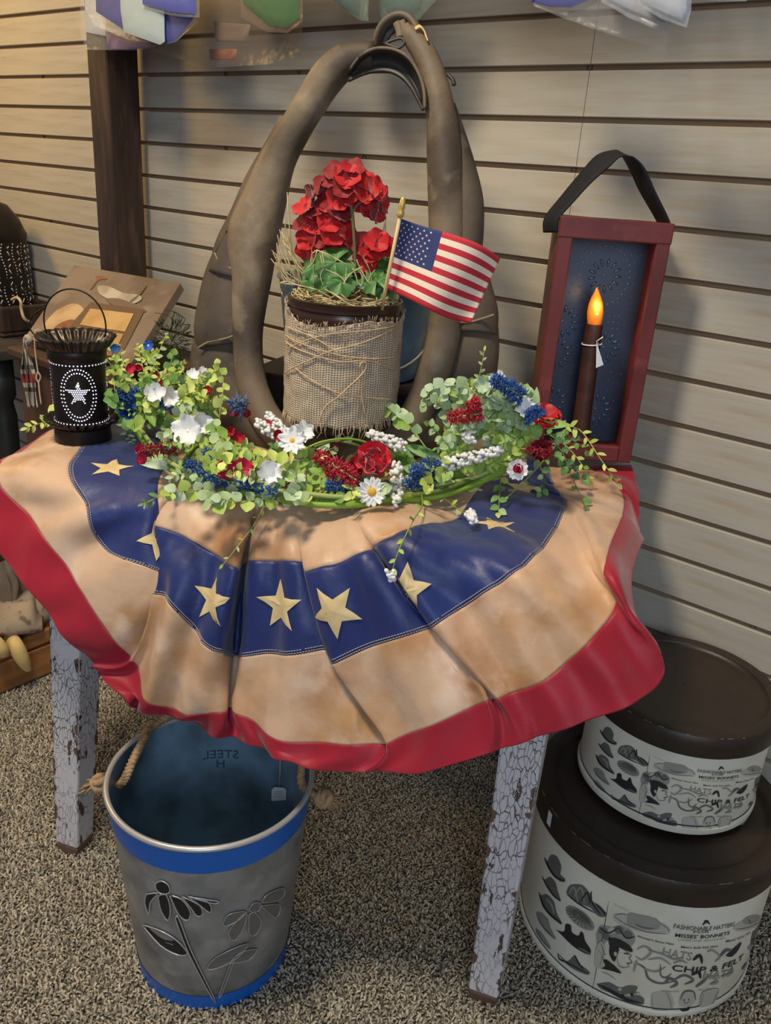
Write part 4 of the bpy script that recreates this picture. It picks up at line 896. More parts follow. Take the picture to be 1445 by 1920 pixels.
mb = MB()
def dimple(a, h, r=.0018):
    c = sp_(a, h, SD-.0062); mb.add([c+(e1*math.cos(k*PI/3)+z_*math.sin(k*PI/3))*r for k in range(6)]+[c+en*.0012], [(k, (k+1) % 6, 6) for k in range(6)])
def slit(a, h, ang, L_=.0115):
    c = sp_(a, h, SD-.0062); d = e1*math.cos(ang)+z_*math.sin(ang); mb.tube([c-d*L_/2, c-d*L_/4, c+d*L_/4, c+d*L_/2], [.0012, .0022, .0022, .0012], 6)
ca, ch = SW*.56, SH-.088
for cx, chh, n1 in ((ca, ch, 13), (SW*.22, SH*.56, 13), (SW*.20, SH*.42, 12), (SW*.66, SH*.46, 12), (SW*.68, SH*.18, 12), (SW*.22, SH*.2, 12)):
    for k in range(n1): slit(cx+.0205*math.cos(2*PI*k/n1), chh+.0205*math.sin(2*PI*k/n1), 2*PI*k/n1)
    dimple(cx, chh, .002)
for k in range(30): dimple(ca+.040*math.cos(2*PI*k/30), ch+.046*math.sin(2*PI*k/30)); 
for k in range(24): dimple(ca+.048*math.cos(PI*k/23), ch+.054*math.sin(PI*k/23), .0012)
for j in range(4):
    for k in range(34): dimple(.018+(SW-.036)*((k*.618+j*.13) % 1), SH-.02-(SH-.04)*(k/34)-.003*j, .0013)
for j in range(3):
    for i in range(5): dimple(SW*.62+i*.008-.008, SH-.150-j*.010, .0015)
tag(mb.build('punched_dots', m_pdot, tinb), kind='stuff')
mc = mat('brown_wax_candle', (74, 42, 32), .5, var=((50, 28, 22), 30, 4, .4, .7), bump=(60, .3, .002))
mbulb = mat('amber_flame_bulb', (226, 134, 52), .3, emit=(255, 130, 32), estr=.22, var=((206, 110, 36), 60, 3, .5, .7))
mglow = mat('lit_filament', (255, 200, 90), .4, emit=(255, 200, 90), estr=5)
cb = onplane(1094, 806, sp_(0, 0, .030), en); ct = onplane(1114, 607, sp_(0, 0, .030), en); cb = V((ct.x, ct.y, SZ+.020)).lerp(cb, .5)
candle = MB(); candle.tube([cb, cb.lerp(ct, .15), cb.lerp(ct, .5), cb.lerp(ct, .9), ct], [.0150, .0145, .0140, .0138, .0132], 18); co = candle.build('candle', mc, sconce, sharp=50)
MB().lathe([(.001, 0), (.022, 0), (.022, .004), (.017, .006), (.001, .006)], (cb.x, cb.y, cb.z-.005), 20).build('candle_cup', m_barn, sconce)
bax = (onplane(1119, 539, sp_(0, 0, .030), en)-ct).normalized(); BLn = (onplane(1119, 539, sp_(0, 0, .030), en)-ct).length
mb = MB(); qr = bax.to_track_quat('Z', 'Y').to_matrix(); vs = []; fs = []
pf = [(.0098, -.004), (.0108, .0), (.0122, BLn*.18), (.0128, BLn*.34), (.0112, BLn*.55), (.0074, BLn*.75), (.0034, BLn*.9), (.0012, BLn), (.0001, BLn*1.01)]
for r, z in pf: vs += [ct+qr @ V((r*math.cos(2*PI*j/16), r*math.sin(2*PI*j/16), z)) for j in range(16)]
for i in range(len(pf)-1): fs += [(i*16+j, i*16+(j+1) % 16, (i+1)*16+(j+1) % 16, (i+1)*16+j) for j in range(16)]
mb.add(vs, fs); bulb = mb.build('flame_bulb', mbulb, co)
MB().ball(ct+bax*BLn*.24-FWD*.0105, .0035, 10, 6).build('glowing_filament', mglow, co)
l = bpy.data.lights.new('candle_light', 'POINT'); l.energy = .12; l.color = (1, .55, .2); l.shadow_soft_size = .012; lo_ = bpy.data.objects.new('candle_light', l); COL.objects.link(lo_); lo_.location = ct+bax*BLn*.4-FWD*.022
# strap: wide band across the depth of the box
m_strap = mat('black_web_strap', (13, 14, 18), .8, bump=(220, .25, .001))
fr = [(1045, 436), (1046, 412), (1075, 378), (1108, 342), (1140, 314), (1160, 295), (1176, 293), (1190, 297), (1209, 318), (1228, 360), (1255, 416), (1256, 436)]
bk = [(1019, 436), (1021, 408), (1052, 368), (1090, 322), (1118, 292), (1146, 283), (1160, 284), (1172, 302), (1185, 328), (1200, 360), (1232, 416), (1234, 436)]
f3 = vsp([onplane(x, y, sp_(0, 0, .010), en) for x, y in fr], 4); b3 = vsp([onplane(x, y, sp_(0, 0, .046), en) for x, y in bk], 4)
MB().grid([[f.lerp(b, k/4) for f, b in zip(f3, b3)] for k in range(5)]).build('carry_strap', m_strap, sconce, solid=.0022)
# price tag on the candle
th = onplane(1112, 642, sp_(0, 0, .014), en)
tg = thing('price_tag', th, 'white folded price tag tied round the brown candle', 'tag')
n1 = [onplane(x, y, sp_(0, 0, .012), en) for x, y in ((1118, 640), (1131, 684), (1117, 690), (1114, 690))]
MB().add([n1[0], n1[1], n1[2]]+[p-en*.0008 for p in n1[:3]], [(0, 1, 2), (5, 4, 3), (0, 3, 4, 1), (1, 4, 5, 2), (2, 5, 3, 0)]).build('card', m_tag, tg, smooth=False)
cc_ = cb.lerp(ct, .83); MB().tube([cc_+(e1*math.cos(a)+en*math.sin(a))*.0155+z_*(.0015*math.cos(a)) for a in np.linspace(0, 2*PI, 25)[:-1]], .0009, 6, closed=True).build('string', m_tag, tg)
MB().tube([cc_+e1*.011+en*.0115, n1[0], onplane(1130, 632, sp_(0, 0, .014), en)], .0008, 5).build('string', m_tag, tg)

# ================================================================== PUNCHED TIN LANTERN ON THE TABLE
m_ltin = mat('black_brown_tin', (46, 38, 34), .42, metal=.5, var=((30, 25, 24), 10, 4, .4, .7))
m_lrib = mat('worn_fluted_tin', (92, 82, 70), .36, metal=.7, var=((52, 44, 40), 20, 4, .4, .7))
m_glow = mat('light_through_punched_hole', (235, 235, 255), .5, emit=(232, 232, 255), estr=1.6)
LC = atz(157, 827, TZ+.004); LR = .0435
lant = thing('punched_lantern', LC, 'black punched-tin lantern with lit star and fluted top on table corner', 'lantern')
MB().lathe([(.001, 0), (LR, 0), (LR+.0005, .002), (LR, .028), (.01, .028)], LC, 48).build('foot', m_ltin, lant, sharp=50)
NFL = 26
def flute(amp): return lambda i, a: amp[i]*math.cos(NFL*a)
MB().lathe([(LR-.004, .026), (LR-.001, .029), (LR+.006, .034), (LR+.013, .041), (LR+.012, .043), (LR-.002, .033)], LC, NFL*8, wave=flute([0, .0006, .002, .003, .003, 0])).build('lower_fluted_pan', m_ltin, lant)
MB().lathe([(LR-.003, .03), (LR-.002, .142)], LC, 48).build('body', m_ltin, lant)
MB().lathe([(LR-.002, .137), (LR+.001, .138), (LR+.001, .152), (LR-.001, .155)], LC, 48).build('collar_band', m_ltin, lant)
MB().lathe([(LR-.005, .149), (LR-.001, .152), (LR+.005, .157), (LR+.0105, .167), (LR+.0145, .173), (LR+.013, .1735), (LR+.008, .168), (LR+.001, .159), (LR-.012, .152), (.001, .151)], LC, NFL*8, wave=flute([0, .0004, .0018, .0032, .004, .004, .0032, .0018, .0006, 0])).build('upper_fluted_pan', m_lrib, lant)
def lcp(a, z, l=.0004): return LC+V(((LR-.002+l)*math.cos(a), (LR-.002+l)*math.sin(a), z))
la = cone_hit(147, 740, LC, LR-.002, LR-.002, .2)[0]
mb = MB()
def hole(a, z, r=.00115): mb.disc(lcp(a, z, .0007), (math.cos(a), math.sin(a), 0), r, 6)
for k in range(46): hole(2*PI*k/46, .133)
for k in range(46): hole(2*PI*k/46, .040)
cz = .087
for a0 in (la, la+2*PI/3, la-2*PI/3):
    for rx, rz_, n in ((.0285, .041, 42), (.0235, .035, 36)):
        for k in range(n): hole(a0+rx*math.cos(2*PI*k/n)/LR, cz+rz_*math.sin(2*PI*k/n))
    def instar(x, y, R):
        a = math.atan2(x, y); k = (a % (2*PI/5)); k = abs(k-PI/5) ; k = PI/5-k
        r = math.hypot(x, y); ri = R*.40
        # distance limit of the star outline at this angle
        x1, y1, x2, y2 = R, 0, ri*math.cos(PI/5), ri*math.sin(PI/5); t_ = k
        den = math.cos(t_)*(y2-y1)-math.sin(t_)*(x2-x1)
        return r <= (x1*(y2-y1)-y1*(x2-x1))/den
    y = -.020; row = 0
    while y < .024:
        x = -.024+(.0016 if row % 2 else 0)
        while x < .024:
            if instar(x, y, .0205): hole(a0+x/LR, cz+.002+y)
            x += .0033
        y += .0029; row += 1
tag(mb.build('punched_holes', m_glow, lant), kind='stuff')
MB().ball(lcp(la+.01, cz+.016, .001), .0016, 8, 5).build('bulb_sparkle', mat('bulb_glow', (255, 250, 240), .5, emit=(255, 248, 235), estr=9), lant)
hx = RIGHT.copy(); hx.z = 0; hx.normalize()
bail = []
for a in np.linspace(-.35, PI+.35, 30): bail.append(LC+hx*(.0475*math.cos(a))+z_*(.190+.050*math.sin(a)*1.05)-FWD.cross(z_).cross(z_)*0)
MB().tube(bail, .0013, 7).build('wire_bail', m_ltin, lant)
MB().tube(vsp([LC-hx*.060+z_*.166, LC-hx*.070+z_*.178, LC-hx*.064+z_*.198, LC-hx*.044+z_*.212], 5), .0012, 6).build('wire_hook', m_ltin, lant)
# jute tie on the lantern
jt = thing('jute_tie', onplane(65, 622, LC, V((FWD.x, FWD.y, 0))), 'strand of pale jute string looped and hanging from the lantern rim', 'string')
def lv(x, y, d=0): return onplane(x, y, LC+V((FWD.x, FWD.y, 0)).normalized()*d, V((FWD.x, FWD.y, 0)))
mb = MB()
for k in range(4): mb.tube(vsp([lv(64+k, 622+3*k, .01), lv(72, 618+k, .01), lv(82, 624+2*k, .01), lv(86, 634+k, .01), lv(74, 632+2*k, .01), lv(66, 625, .01)], 3), .0011, 5)
mb.build('bow', m_rope2, jt)
mb = MB(); mb.tube(vsp([lv(65, 624), lv(65, 645), lv(67, 668), lv(70, 690), lv(71, 697), lv(76, 706), lv(72, 716), lv(68, 708), lv(71, 697)], 4), .0012, 5); mb.tube(vsp([lv(72, 714), lv(74, 735), lv(77, 758)], 4), .0013, 5); mb.build('hanging_strand', m_rope2, jt)

# ================================================================== LEFT BACKGROUND: BENCH, TRAY, BIG LANTERN, PICTURE BOARD
bench = thing('bench', (-2.45, -.33, 0), 'black painted wooden bench standing along the wall at far left', 'bench')
BZ = .655
brx = atz(44, 650, BZ).x+.02
by1 = -.10; by0 = atz(37, 668, BZ).y-.03
MB().box(((brx-3.2)/2, (by0+by1)/2, BZ-.014), (brx+3.2, by1-by0, .028)).build('bench_top', mat('worn_black_bench', (70, 66, 60), .5, var=((44, 42, 40), 6, 5, .4, .7)), bench, smooth=False, bevel=.004)
m_bblk = mat('black_green_paint', (34, 38, 36), .5, var=((24, 26, 26), 6, 4, .4, .7))
MB().box(((brx-3.2)/2, by0+.03, BZ-.085), (brx+3.1, .02, .11)).build('apron', m_bblk, bench, smooth=False)
for x in (brx-.07, brx-.62):
    for y in (by0+.045, by1-.05):
        MB().tube([(x, y, BZ-.03), (x, y, BZ-.14), (x, y, BZ-.16), (x, y, BZ-.2), (x, y, BZ-.34), (x, y, .12), (x, y, 0)], [.036, .036, .026, .033, .030, .022, .026], 14).build('leg', m_bblk, bench)
# dark trough with the large lantern in it
TX1 = atz(43, 629, BZ).x; TY0 = -.62; 
tr = thing('dough_trough', (TX1-.25, -.30, BZ), 'dark wooden trough on the bench holding the large punched lantern', 'tray')
p1 = atz(43, 631, BZ); p2 = atz(77, 606, BZ)
tx1 = max(p1.x, p2.x)-.0; ty0, ty1 = p1.y-.06, min(p2.y, -.03)
hT = .085
def tb(name, x0, x1, y0, y1, z0, z1): MB().hexa([(x0, y0, z0), (x1, y0, z0), (x1, y1, z0), (x0, y1, z0)], [(x0, y0, z1), (x1, y0, z1), (x1, y1, z1), (x0, y1, z1)]).build(name, m_dark, tr, smooth=False, bevel=.006)
tb('trough_floor', tx1-.5, tx1, ty0, ty1, BZ+.001, BZ+.014); tb('end_board', tx1-.022, tx1, ty0, ty1, BZ+.014, BZ+hT); tb('end_board', tx1-.5, tx1-.478, ty0, ty1, BZ+.014, BZ+hT)
tb('side_plank', tx1-.478, tx1-.022, ty0, ty0+.02, BZ+.014, BZ+hT-.008); tb('side_plank', tx1-.478, tx1-.022, ty1-.02, ty1, BZ+.014, BZ+hT-.008)
MB().tube(vsp([aty(22, 562, ty0-.002), aty(32, 558, ty0-.004), aty(39, 566, ty0-.006), aty(40, 580, ty0-.006), aty(46, 598, ty0-.004), aty(58, 604, ty0+.02)], 5), .004, 7).build('cord_handle', m_rope2, tr)
bc = V((tx1-.20, (ty0+ty1)/2, BZ+.016))
edge = onplane(38, 500, bc, V((FWD.x, FWD.y, 0))); BLR = .11
dR = V((RIGHT.x, RIGHT.y, 0)).normalized(); k = (edge-bc).dot(dR)-BLR; bc += dR*k
bc.x = min(bc.x, tx1-.03-BLR); bc.y = min(max(bc.y, ty0+.022+BLR*.6), ty1-.022-BLR*.6) if ty1-ty0 > .3 else (ty0+ty1)/2
topz = onplane(2, 375, bc, V((FWD.x, FWD.y, 0))).z
bl = thing('punched_lantern', bc, 'tall domed black punched-tin lantern standing in the dark trough', 'lantern')
hB = (topz-bc.z); shoulder = hB*.70
MB().lathe([(.001, 0), (BLR, 0), (BLR, .004), (BLR*.985, shoulder*.5), (BLR*.95, shoulder)], bc, 56).build('body', m_ltin, bl, sharp=50)
MB().lathe([(BLR*.97, shoulder-.004), (BLR*.98, shoulder+.01), (BLR*.93, shoulder+.02), (BLR*.8, hB*.86), (BLR*.55, hB*.96), (BLR*.2, hB*1.0), (.001, hB*1.005)], bc, 56).build('dome', m_ltin, bl)
mb = MB(); ringa = math.atan2(CAM.y-bc.y, CAM.x-bc.x)
mh = mat('bright_punched_mark', (232, 232, 228), .5)
def bp(a, z, l=.0008): r = BLR*(1-.05*z/shoulder)+l; return bc+V((r*math.cos(a), r*math.sin(a), z))
for col in range(-8, 14):
    a = ringa+col*.16
    for i in range(26):
        z = .012+i*.0085
        if z > shoulder-.01: continue
        if col % 2 == 0: mb.disc(bp(a+.05*math.sin(i*.5), z), (math.cos(a), math.sin(a), 0), .0021, 6)
        elif i % 2 == 0: mb.tube([bp(a-.03, z-.006*math.cos(i)), bp(a+.03, z+.006*math.cos(i))], .0014, 4)
tag(mb.build('punched_marks', mh, bl), kind='stuff')
# picture board leaning at a slant
m_side = mat('board_edge', (104, 88, 74), .7)
bTL, bTR = aty(140, 497, -.165), aty(338, 531, -.165); yb = -.395
bBL, bBR = aty(46, 634, yb), aty(246, 681, yb)
bx = (bTR-bTL).normalized(); by_ = (bBL-bTL).normalized(); bn = by_.cross(bx).normalized()
if bn.dot(CAM-bTL) < 0: bn = -bn
def bq(u, v, l=0): return bTL.lerp(bTR, u).lerp(bBL.lerp(bBR, u), v)+bn*l
board = thing('picture_board', bq(.5, 1), 'slanted rustic wooden picture board painted with a window and sack', 'picture')
MB().hexa([bq(0, 1, -.018), bq(1, 1, -.018), bq(1, 0, -.018), bq(0, 0, -.018)], [bq(0, 1), bq(1, 1), bq(1, 0), bq(0, 0)]).build('panel', [mat('painted_board', (132, 116, 102), .6, var=[((104, 86, 72), 7, 5, .4, .7), ((154, 138, 122), 11, 5, .55, .8)])], board, smooth=False)
def paint(name, pts, col, l, smooth=True, var=None):
    c = [V((x, y, 0)) for x, y in pts]; c = vsp(c+[c[0]], 4)[:-1] if smooth else c
    MB().poly([bq(min(max(p.x, 0), 1), min(max(p.y, 0), 1), l) for p in c]).build(name, mat('art_'+name, col, .6, var=var), board, smooth=False)
paint('painted_frame', [(.38,.44),(.86,.40),(.90,1.0),(.30,1.0)], (100, 76, 56), .0016, False)
paint('painted_window', [(.42,.52),(.80,.48),(.82,.70),(.42,.73)], (176, 138, 84), .003, False, ((198, 162, 104), 12, 3, .4, .7))
paint('painted_window', [(.42,.76),(.82,.73),(.84,.96),(.42,.98)], (168, 130, 78), .003, False, ((190, 154, 96), 12, 3, .4, .7))
paint('painted_bird', [(.34,.22),(.44,.20),(.60,.25),(.74,.24),(.78,.30),(.70,.38),(.52,.36),(.40,.31)], (186, 178, 160), .001, var=((150, 138, 118), 20, 3, .4, .7))
paint('painted_shadow', [(.48,.36),(.60,.33),(.76,.36),(.88,.42),(.74,.45),(.58,.42)], (112, 94, 80), .0012)
paint('painted_spoon', [(.26,.10),(.36,.09),(.38,.12),(.32,.15),(.31,.27),(.29,.27),(.30,.15)], (132, 88, 60), .001)
paint('painted_hook', [(.73,.10),(.755,.12),(.745,.26),(.72,.34),(.70,.33),(.73,.24)], (104, 88, 74), .0015)
paint('painted_sack', [(.12,.62),(.22,.50),(.34,.52),(.48,.70),(.46,.80),(.20,.86),(.10,.80)], (196, 166, 126), .001, var=((168, 134, 94), 14, 3, .4, .7))
paint('painted_potpourri', [(.22,.78),(.30,.69),(.40,.70),(.45,.80),(.34,.88),(.22,.86)], (140, 86, 60), .0015, var=((104, 60, 44), 60, 3, .4, .7))
paint('painted_potpourri', [(.60,.92),(.72,.86),(.84,.90),(.9,.98),(.7,.99)], (130, 86, 64), .004, var=((110, 64, 48), 60, 3, .4, .7))
wb = thing('wooden_crate', (-1.75, -.28, 0), 'brown wooden cupboard box standing under the slanted picture board', 'box')
wz = min(bBL.z, bBR.z)-.022
m_wbox = mat('brown_box_wood', (86, 60, 44), .6, var=((58, 40, 30), 8, 5, .4, .7))
MB().box((-1.72, -.26, wz/2-.01), (.36, .30, wz-.02)).build('carcase', m_wbox, wb, smooth=False, bevel=.004)
MB().box((-1.72, -.26, wz-.01), (.40, .33, .02)).build('box_top', m_wbox, wb, smooth=False, bevel=.004)
# plaid homespun rag hanging from the board corner
rag = thing('plaid_rag', aty(52, 640, -.45), 'frayed plaid homespun cloth strip hanging beside the black bench', 'cloth')
m_plaid = [mat('homespun_cream', (176, 164, 146), .9), mat('homespun_red', (130, 60, 54), .9), mat('homespun_grey', (86, 80, 76), .9)]
rows = []
for i in range(31):
    f = i/30; y = 638+f*126; x = 46+f*16; wd = 5+20*min(1, f*2.2)*(1-.25*f)
    rows.append([aty(x-wd*.55+wd*j/10+1.5*math.sin(f*9+j), y, -.45-.008*math.sin(j*1.7+f*3)) for j in range(11)])
def pl(i, j): return 1 if 15 <= i <= 18 else (2 if i in (11, 12, 21, 22) or j in (3, 7) else 0)
MB().grid(rows, mfun=pl).build('cloth', m_plaid, rag, solid=.002)
MB().tube(vsp([aty(48, 640, -.45), aty(50, 632, -.45), aty(56, 636, -.45), aty(50, 645, -.45)], 4), .006, 7).build('knot', m_plaid[0], rag)
# dark evergreen pick behind the board
m_moss = mat('dark_moss_green', (44, 58, 38), .9, var=((66, 80, 50), 60, 3, .4, .7))
mb = MB(); c = aty(322, 640, -.30)
for k in range(240):
    d = V((rnd.gauss(0, 1), rnd.gauss(0, 1), rnd.gauss(0, 1))).normalized(); p = c+V((d.x*.035, d.y*.035, d.z*.052))*rnd.random()**.4
    mb.tube([p, p+d*rnd.uniform(.008, .018)], [.0012, .0004], 4)
for k in range(9):
    a = rnd.uniform(0, PI); mb.tube(vsp([c, c+V((.05*math.cos(a), .02, .05*math.sin(a))), c+V((.08*math.cos(a), -.01, .075*math.sin(a)-.01))], 4), .0006, 4)
tag(mb.build('moss_ball', m_moss, loc=c), 'dark green mossy bush behind the garland, right of the picture board', 'greenery', kind='stuff')

# ================================================================== LOW CRATE ON THE FLOOR, LEFT
m_crate = mat('honey_pine_crate', (168, 116, 70), .55, var=((138, 90, 50), 6, 5, .4, .7), scale3=(3, 1, 8))
crate = thing('slatted_crate', (-1.86, -.72, 0), 'honey pine slatted crate on the carpet left of table leg', 'crate')
cx1, cx0, cy0, cy1 = -1.664, -2.06, -1.02, -.43
ct_ = onplane(80, 1187, (cx1, 0, 0), (1, 0, 0)).z; cm1 = onplane(85, 1206, (cx1, 0, 0), (1, 0, 0)).z; cm0 = onplane(85, 1212, (cx1, 0, 0), (1, 0, 0)).z
for z0, z1 in ((.004, cm0), (cm1, ct_+.004)):
    MB().box((cx1-.006, (cy0+cy1)/2, (z0+z1)/2), (.012, cy1-cy0, z1-z0)).build('slat', m_crate, crate, smooth=False, bevel=.002)
    MB().box((cx0+.006, (cy0+cy1)/2, (z0+z1)/2), (.012, cy1-cy0, z1-z0)).build('slat', m_crate, crate, smooth=False, bevel=.002)
    for y in (cy0+.02, cy1-.008): MB().box(((cx0+cx1)/2, y, (z0+z1)/2), (cx1-cx0-.026, .012, z1-z0)).build('slat', m_crate, crate, smooth=False, bevel=.002)
MB().box(((cx0+cx1)/2, (cy0+cy1)/2, .01), (cx1-cx0-.026, cy1-cy0-.03, .012)).build('crate_floor', m_crate, crate, smooth=False)
for x in (cx0+.022, cx1-.022):
    for y in (cy0+.036, cy1-.026): MB().box((x, y, ct_/2+.004), (.018, .018, ct_-.012)).build('corner_post', m_crate, crate, smooth=False)
def cx_(x, y, dx=0.0): return onplane(x, y, (cx1+dx, 0, 0), (1, 0, 0))
m_speck = mat('speckled_muslin', (168, 150, 130), .9, var=((122, 100, 82), 45, 3, .56, .68), bump=(40, .3, .003))
sack = thing('muslin_sack', cx_(40, 1150), 'speckled muslin sack lying over the rim of the pine crate', 'cloth')
rows = []
xs_ = [-70, -45, -20, 5, 28, 45, 60, 70, 79]
topy = [1120, 1118, 1122, 1128, 1122, 1112, 1106, 1128, 1140]; boty = [1212, 1206, 1198, 1192, 1190, 1188, 1187, 1185, 1182]
for i in range(9):
    f = i/8
    rows.append(vsp([cx_(x, a+(b-a)*f, .006-.10*(1-f)**1.3+.014*math.sin(f*PI)) for x, a, b in zip(xs_, topy, boty)], 3))
MB().grid(rows).build('flap', m_speck, sack, solid=.005)
MB().ball(cx_(20, 1160, -.09), .085, 18, 10, sc=(.8, 1.3, .6)).build('stuffing', m_speck, sack)
m_gcl = mat('grey_brown_cloth', (128, 112, 96), .9, var=((92, 80, 68), 12, 4, .4, .7), bump=(30, .3, .004))
cl = thing('cloth_bundle', cx_(10, 1110, -.16), 'gathered grey brown cloth bundle with dangling tail in the crate', 'cloth')
mb = MB(); n = 22; rows = []
for i in range(12):
    f = i/11; rows.append([cx_(-6, 1132-90*f, -.15)+V((.075*(1-.55*f)*(1+.16*math.sin(5*a+f*3))*math.cos(a), .10*(1-.55*f)*(1+.16*math.cos(6*a))*math.sin(a), .0)) for a in np.linspace(0, 2*PI, n+1)])
mb.grid(rows); mb.build('bundle', m_gcl, cl)
MB().tube(vsp([cx_(14, 1052, -.12), cx_(20, 1075, -.10), cx_(29, 1095, -.09), cx_(28, 1118, -.085), cx_(25, 1131, -.085)], 5), fsp([.012, .010, .009, .0065, .008], 5), 9).build('tail', m_gcl, cl)
m_yel = mat('pale_yellow_felt', (226, 196, 124), .85, sheen=.2, var=((206, 172, 104), 20, 3, .4, .7), bump=(150, .2, .001))
def finger(label, px, r):
    t = thing('stuffed_finger', cx_(*px[1], .02), label, 'ornament', 'yellow stuffed fingers')
    P = vsp([cx_(x, y, d) for (x, y), d in zip(px, (-.012, .022, .030, .030, .027))], 5); MB().tube(P, fsp(r, 5), 14).build('finger', m_yel, t)
    c = P[0]; MB().ball(c, r[0]*1.02, 12, 8).build('rounded_end', m_yel, t); MB().ball(P[-1], r[-1]*1.0, 12, 8).build('tip', m_yel, t)
finger('long pale yellow stuffed finger hanging over the crate front', [(21, 1196), (29, 1210), (38, 1228), (46, 1243), (52, 1253)], [.0145, .0165, .0165, .0135, .0085])
finger('short yellow stuffed finger cut by left edge of the photo', [(-22, 1196), (-10, 1205), (-2, 1213), (3, 1219), (5, 1222)], [.0145, .0165, .0168, .0160, .0140])

# ================================================================== BAGGED FLAGS HANGING ABOVE
m_film = film('clear_sleeve', (225, 226, 228), .09); m_film2 = film('frosted_sleeve', (190, 198, 210), .34); m_film3 = film('hazy_sleeve', (150, 130, 112), .16); m_film4 = film('green_grey_sleeve', (120, 136, 122), .45)
fab = {k: mat('flag_fabric_'+k, c, .6, sheen=.1, bump=(25, .3, .004)) for k, c in dict(royal=(26, 40, 140), bright=(22, 54, 168), green=(16, 98, 50), white=(186, 190, 198), ice=(164, 182, 188), pink=(150, 80, 90), orange=(146, 92, 66), slate=(60, 72, 80), teal=(88, 104, 104), violet=(110, 92, 128), taupe=(128, 108, 92)).items()}
def slab(pts, th_, tow):                                          # a pillowy sheet from a pixel outline on a depth function
    pass
def packet(label, y0, outline, filmmat, parts, lean=0.0, th_=.012):
    """outline: px polygon of the sleeve's visible lower part; each continues upward out of the frame to its hook"""
    c = aty(*outline[0], y0); t = thing('bagged_flag', aty(sum(p[0] for p in outline)/len(outline), -60, y0), label, 'packaged flag', 'bagged flags hanging above')
    def at(p, dy=0): 
        return aty(p[0], p[1], y0+dy)
    def pillow(name, pts, m, dy, tk, par):
        k = len(pts); P = [at(p, dy) for p in pts]; cen = sum(P, V((0, 0, 0)))/k; b = MB(); rings = []
        for s_ in (1, -1):
            for f, h in ((1, 0), (.93, .55), (.7, .9), (.35, 1)):
                rings.append((s_, [cen.lerp(p, f)+V((0, -s_*tk*.5*h+.0015*math.sin(p.x*60+f*9)*s_*h, 0)) for p in P]))
        for s_ in (1, -1):
            rg = [r for q, r in rings if q == s_]; o = len(b.v); vs = [p for r in rg for p in r]+[cen+V((0, -s_*tk*.5, 0))]; fs = []
            for i in range(3):
                for j in range(k): fs.append((i*k+j, i*k+(j+1) % k, (i+1)*k+(j+1) % k, (i+1)*k+j))
            fs += [(3*k+j, 3*k+(j+1) % k, 4*k) for j in range(k)]; b.add(vs, fs)
        return b.build(name, m, par)
    # densify the outline for wrinkles
    o2 = []
    for i in range(len(outline)):
        a, b_ = V((*outline[i], 0)), V((*outline[(i+1) % len(outline)], 0)); n = max(1, int((b_-a).length/22))
        for j in range(n):
            p = a.lerp(b_, j/n); o2.append((p.x+rnd.uniform(-1, 1), p.y+rnd.uniform(-1.2, 1.2)))
    for nm, pts, m, dy in parts: pillow(nm, pts, m, dy, th_*.6, t)
    pillow('clear_sleeve', o2, filmmat, 0, th_, t)
    top = at((sum(p[0] for p in outline)/len(outline), min(p[1] for p in outline)))
    MB().tube([top-z_*.004, (top.x, top.y, top.z+.012), (top.x, .004, top.z+.012)], .0025, 6).build('peg_hook', m_screw, t)
packet('bagged royal blue flag with pale label hanging at upper left', -.20, [(150,-160),(360,-160),(372,40),(330,78),(308,84),(240,74),(178,50),(150,0)], m_film,
       [('folded_flag', [(176,-120),(352,-120),(366,30),(330,76),(306,82),(296,70),(238,60),(180,22)], fab['royal'], 0.0), ('printed_label', [(222,-90),(306,-96),(308,34),(309,78),(300,84),(232,60),(226,20)], fab['ice'], -.010), ('pink_panel', [(236,-20),(262,-20),(264,8),(240,4)], fab['pink'], -.006)])
packet('bagged bright blue folded flag in front of hazy sleeve, upper left', -.22, [(262,-170),(372,-170),(374,34),(318,28),(264,14)], m_film, [('folded_flag', [(266,-140),(366,-140),(367,27),(318,22),(267,8)], fab['bright'], 0)])
packet('flat white bagged flag edge-on beside the dark post top', -.16, [(150,-120),(300,-120),(292,88),(262,96),(162,92),(150,62)], m_film, [('folded_flag', [(158,-80),(288,-80),(286,74),(210,70),(160,60)], fab['white'], .0), ('lower_fold', [(198,60),(290,70),(286,88),(240,94),(202,94)], fab['violet'], -.004)])
packet('large hazy plastic sleeve with faint orange print, upper left', -.14, [(285,-180),(570,-180),(567,60),(562,104),(500,122),(400,126),(330,110),(290,96)], m_film3, [('orange_print', [(392,92),(444,92),(442,112),(394,112)], fab['orange'], .004), ('grey_fold', [(400,40),(470,46),(462,80),(404,78)], fab['taupe'], .006)])
packet('bagged green flag hanging left of the collar top', -.24, [(440,-170),(572,-170),(566,40),(540,62),(500,60),(452,34)], m_film3, [('folded_flag', [(452,-130),(562,-130),(560,34),(536,52),(505,48),(470,20),(456,8)], fab['green'], 0)])
packet('narrow pointed dark grey bagged flag above the collar arch', -.20, [(605,-150),(694,-150),(690,40),(676,38),(640,14),(610,-8)], m_film4, [('folded_flag', [(612,-130),(676,-130),(672,30),(650,20),(616,-6)], fab['slate'], 0)])
packet('gathered grey green plastic bag hanging behind the collar top', -.16, [(700,-150),(830,-150),(818,0),(790,30),(778,44),(760,36),(735,40),(716,44),(708,14)], m_film4, [('folded_flag', [(716,-120),(800,-120),(786,10),(770,26),(730,26),(716,6)], fab['teal'], .0)])
packet('bagged blue flag in crinkled clear sleeve at upper right', -.22, [(980,-160),(1180,-160),(1256,40),(1246,97),(1150,66),(1060,36),(1000,12)], m_film, [('folded_flag', [(990,-130),(1120,-130),(1116,-6),(1070,14),(1030,13),(996,4)], fab['royal'], 0)])
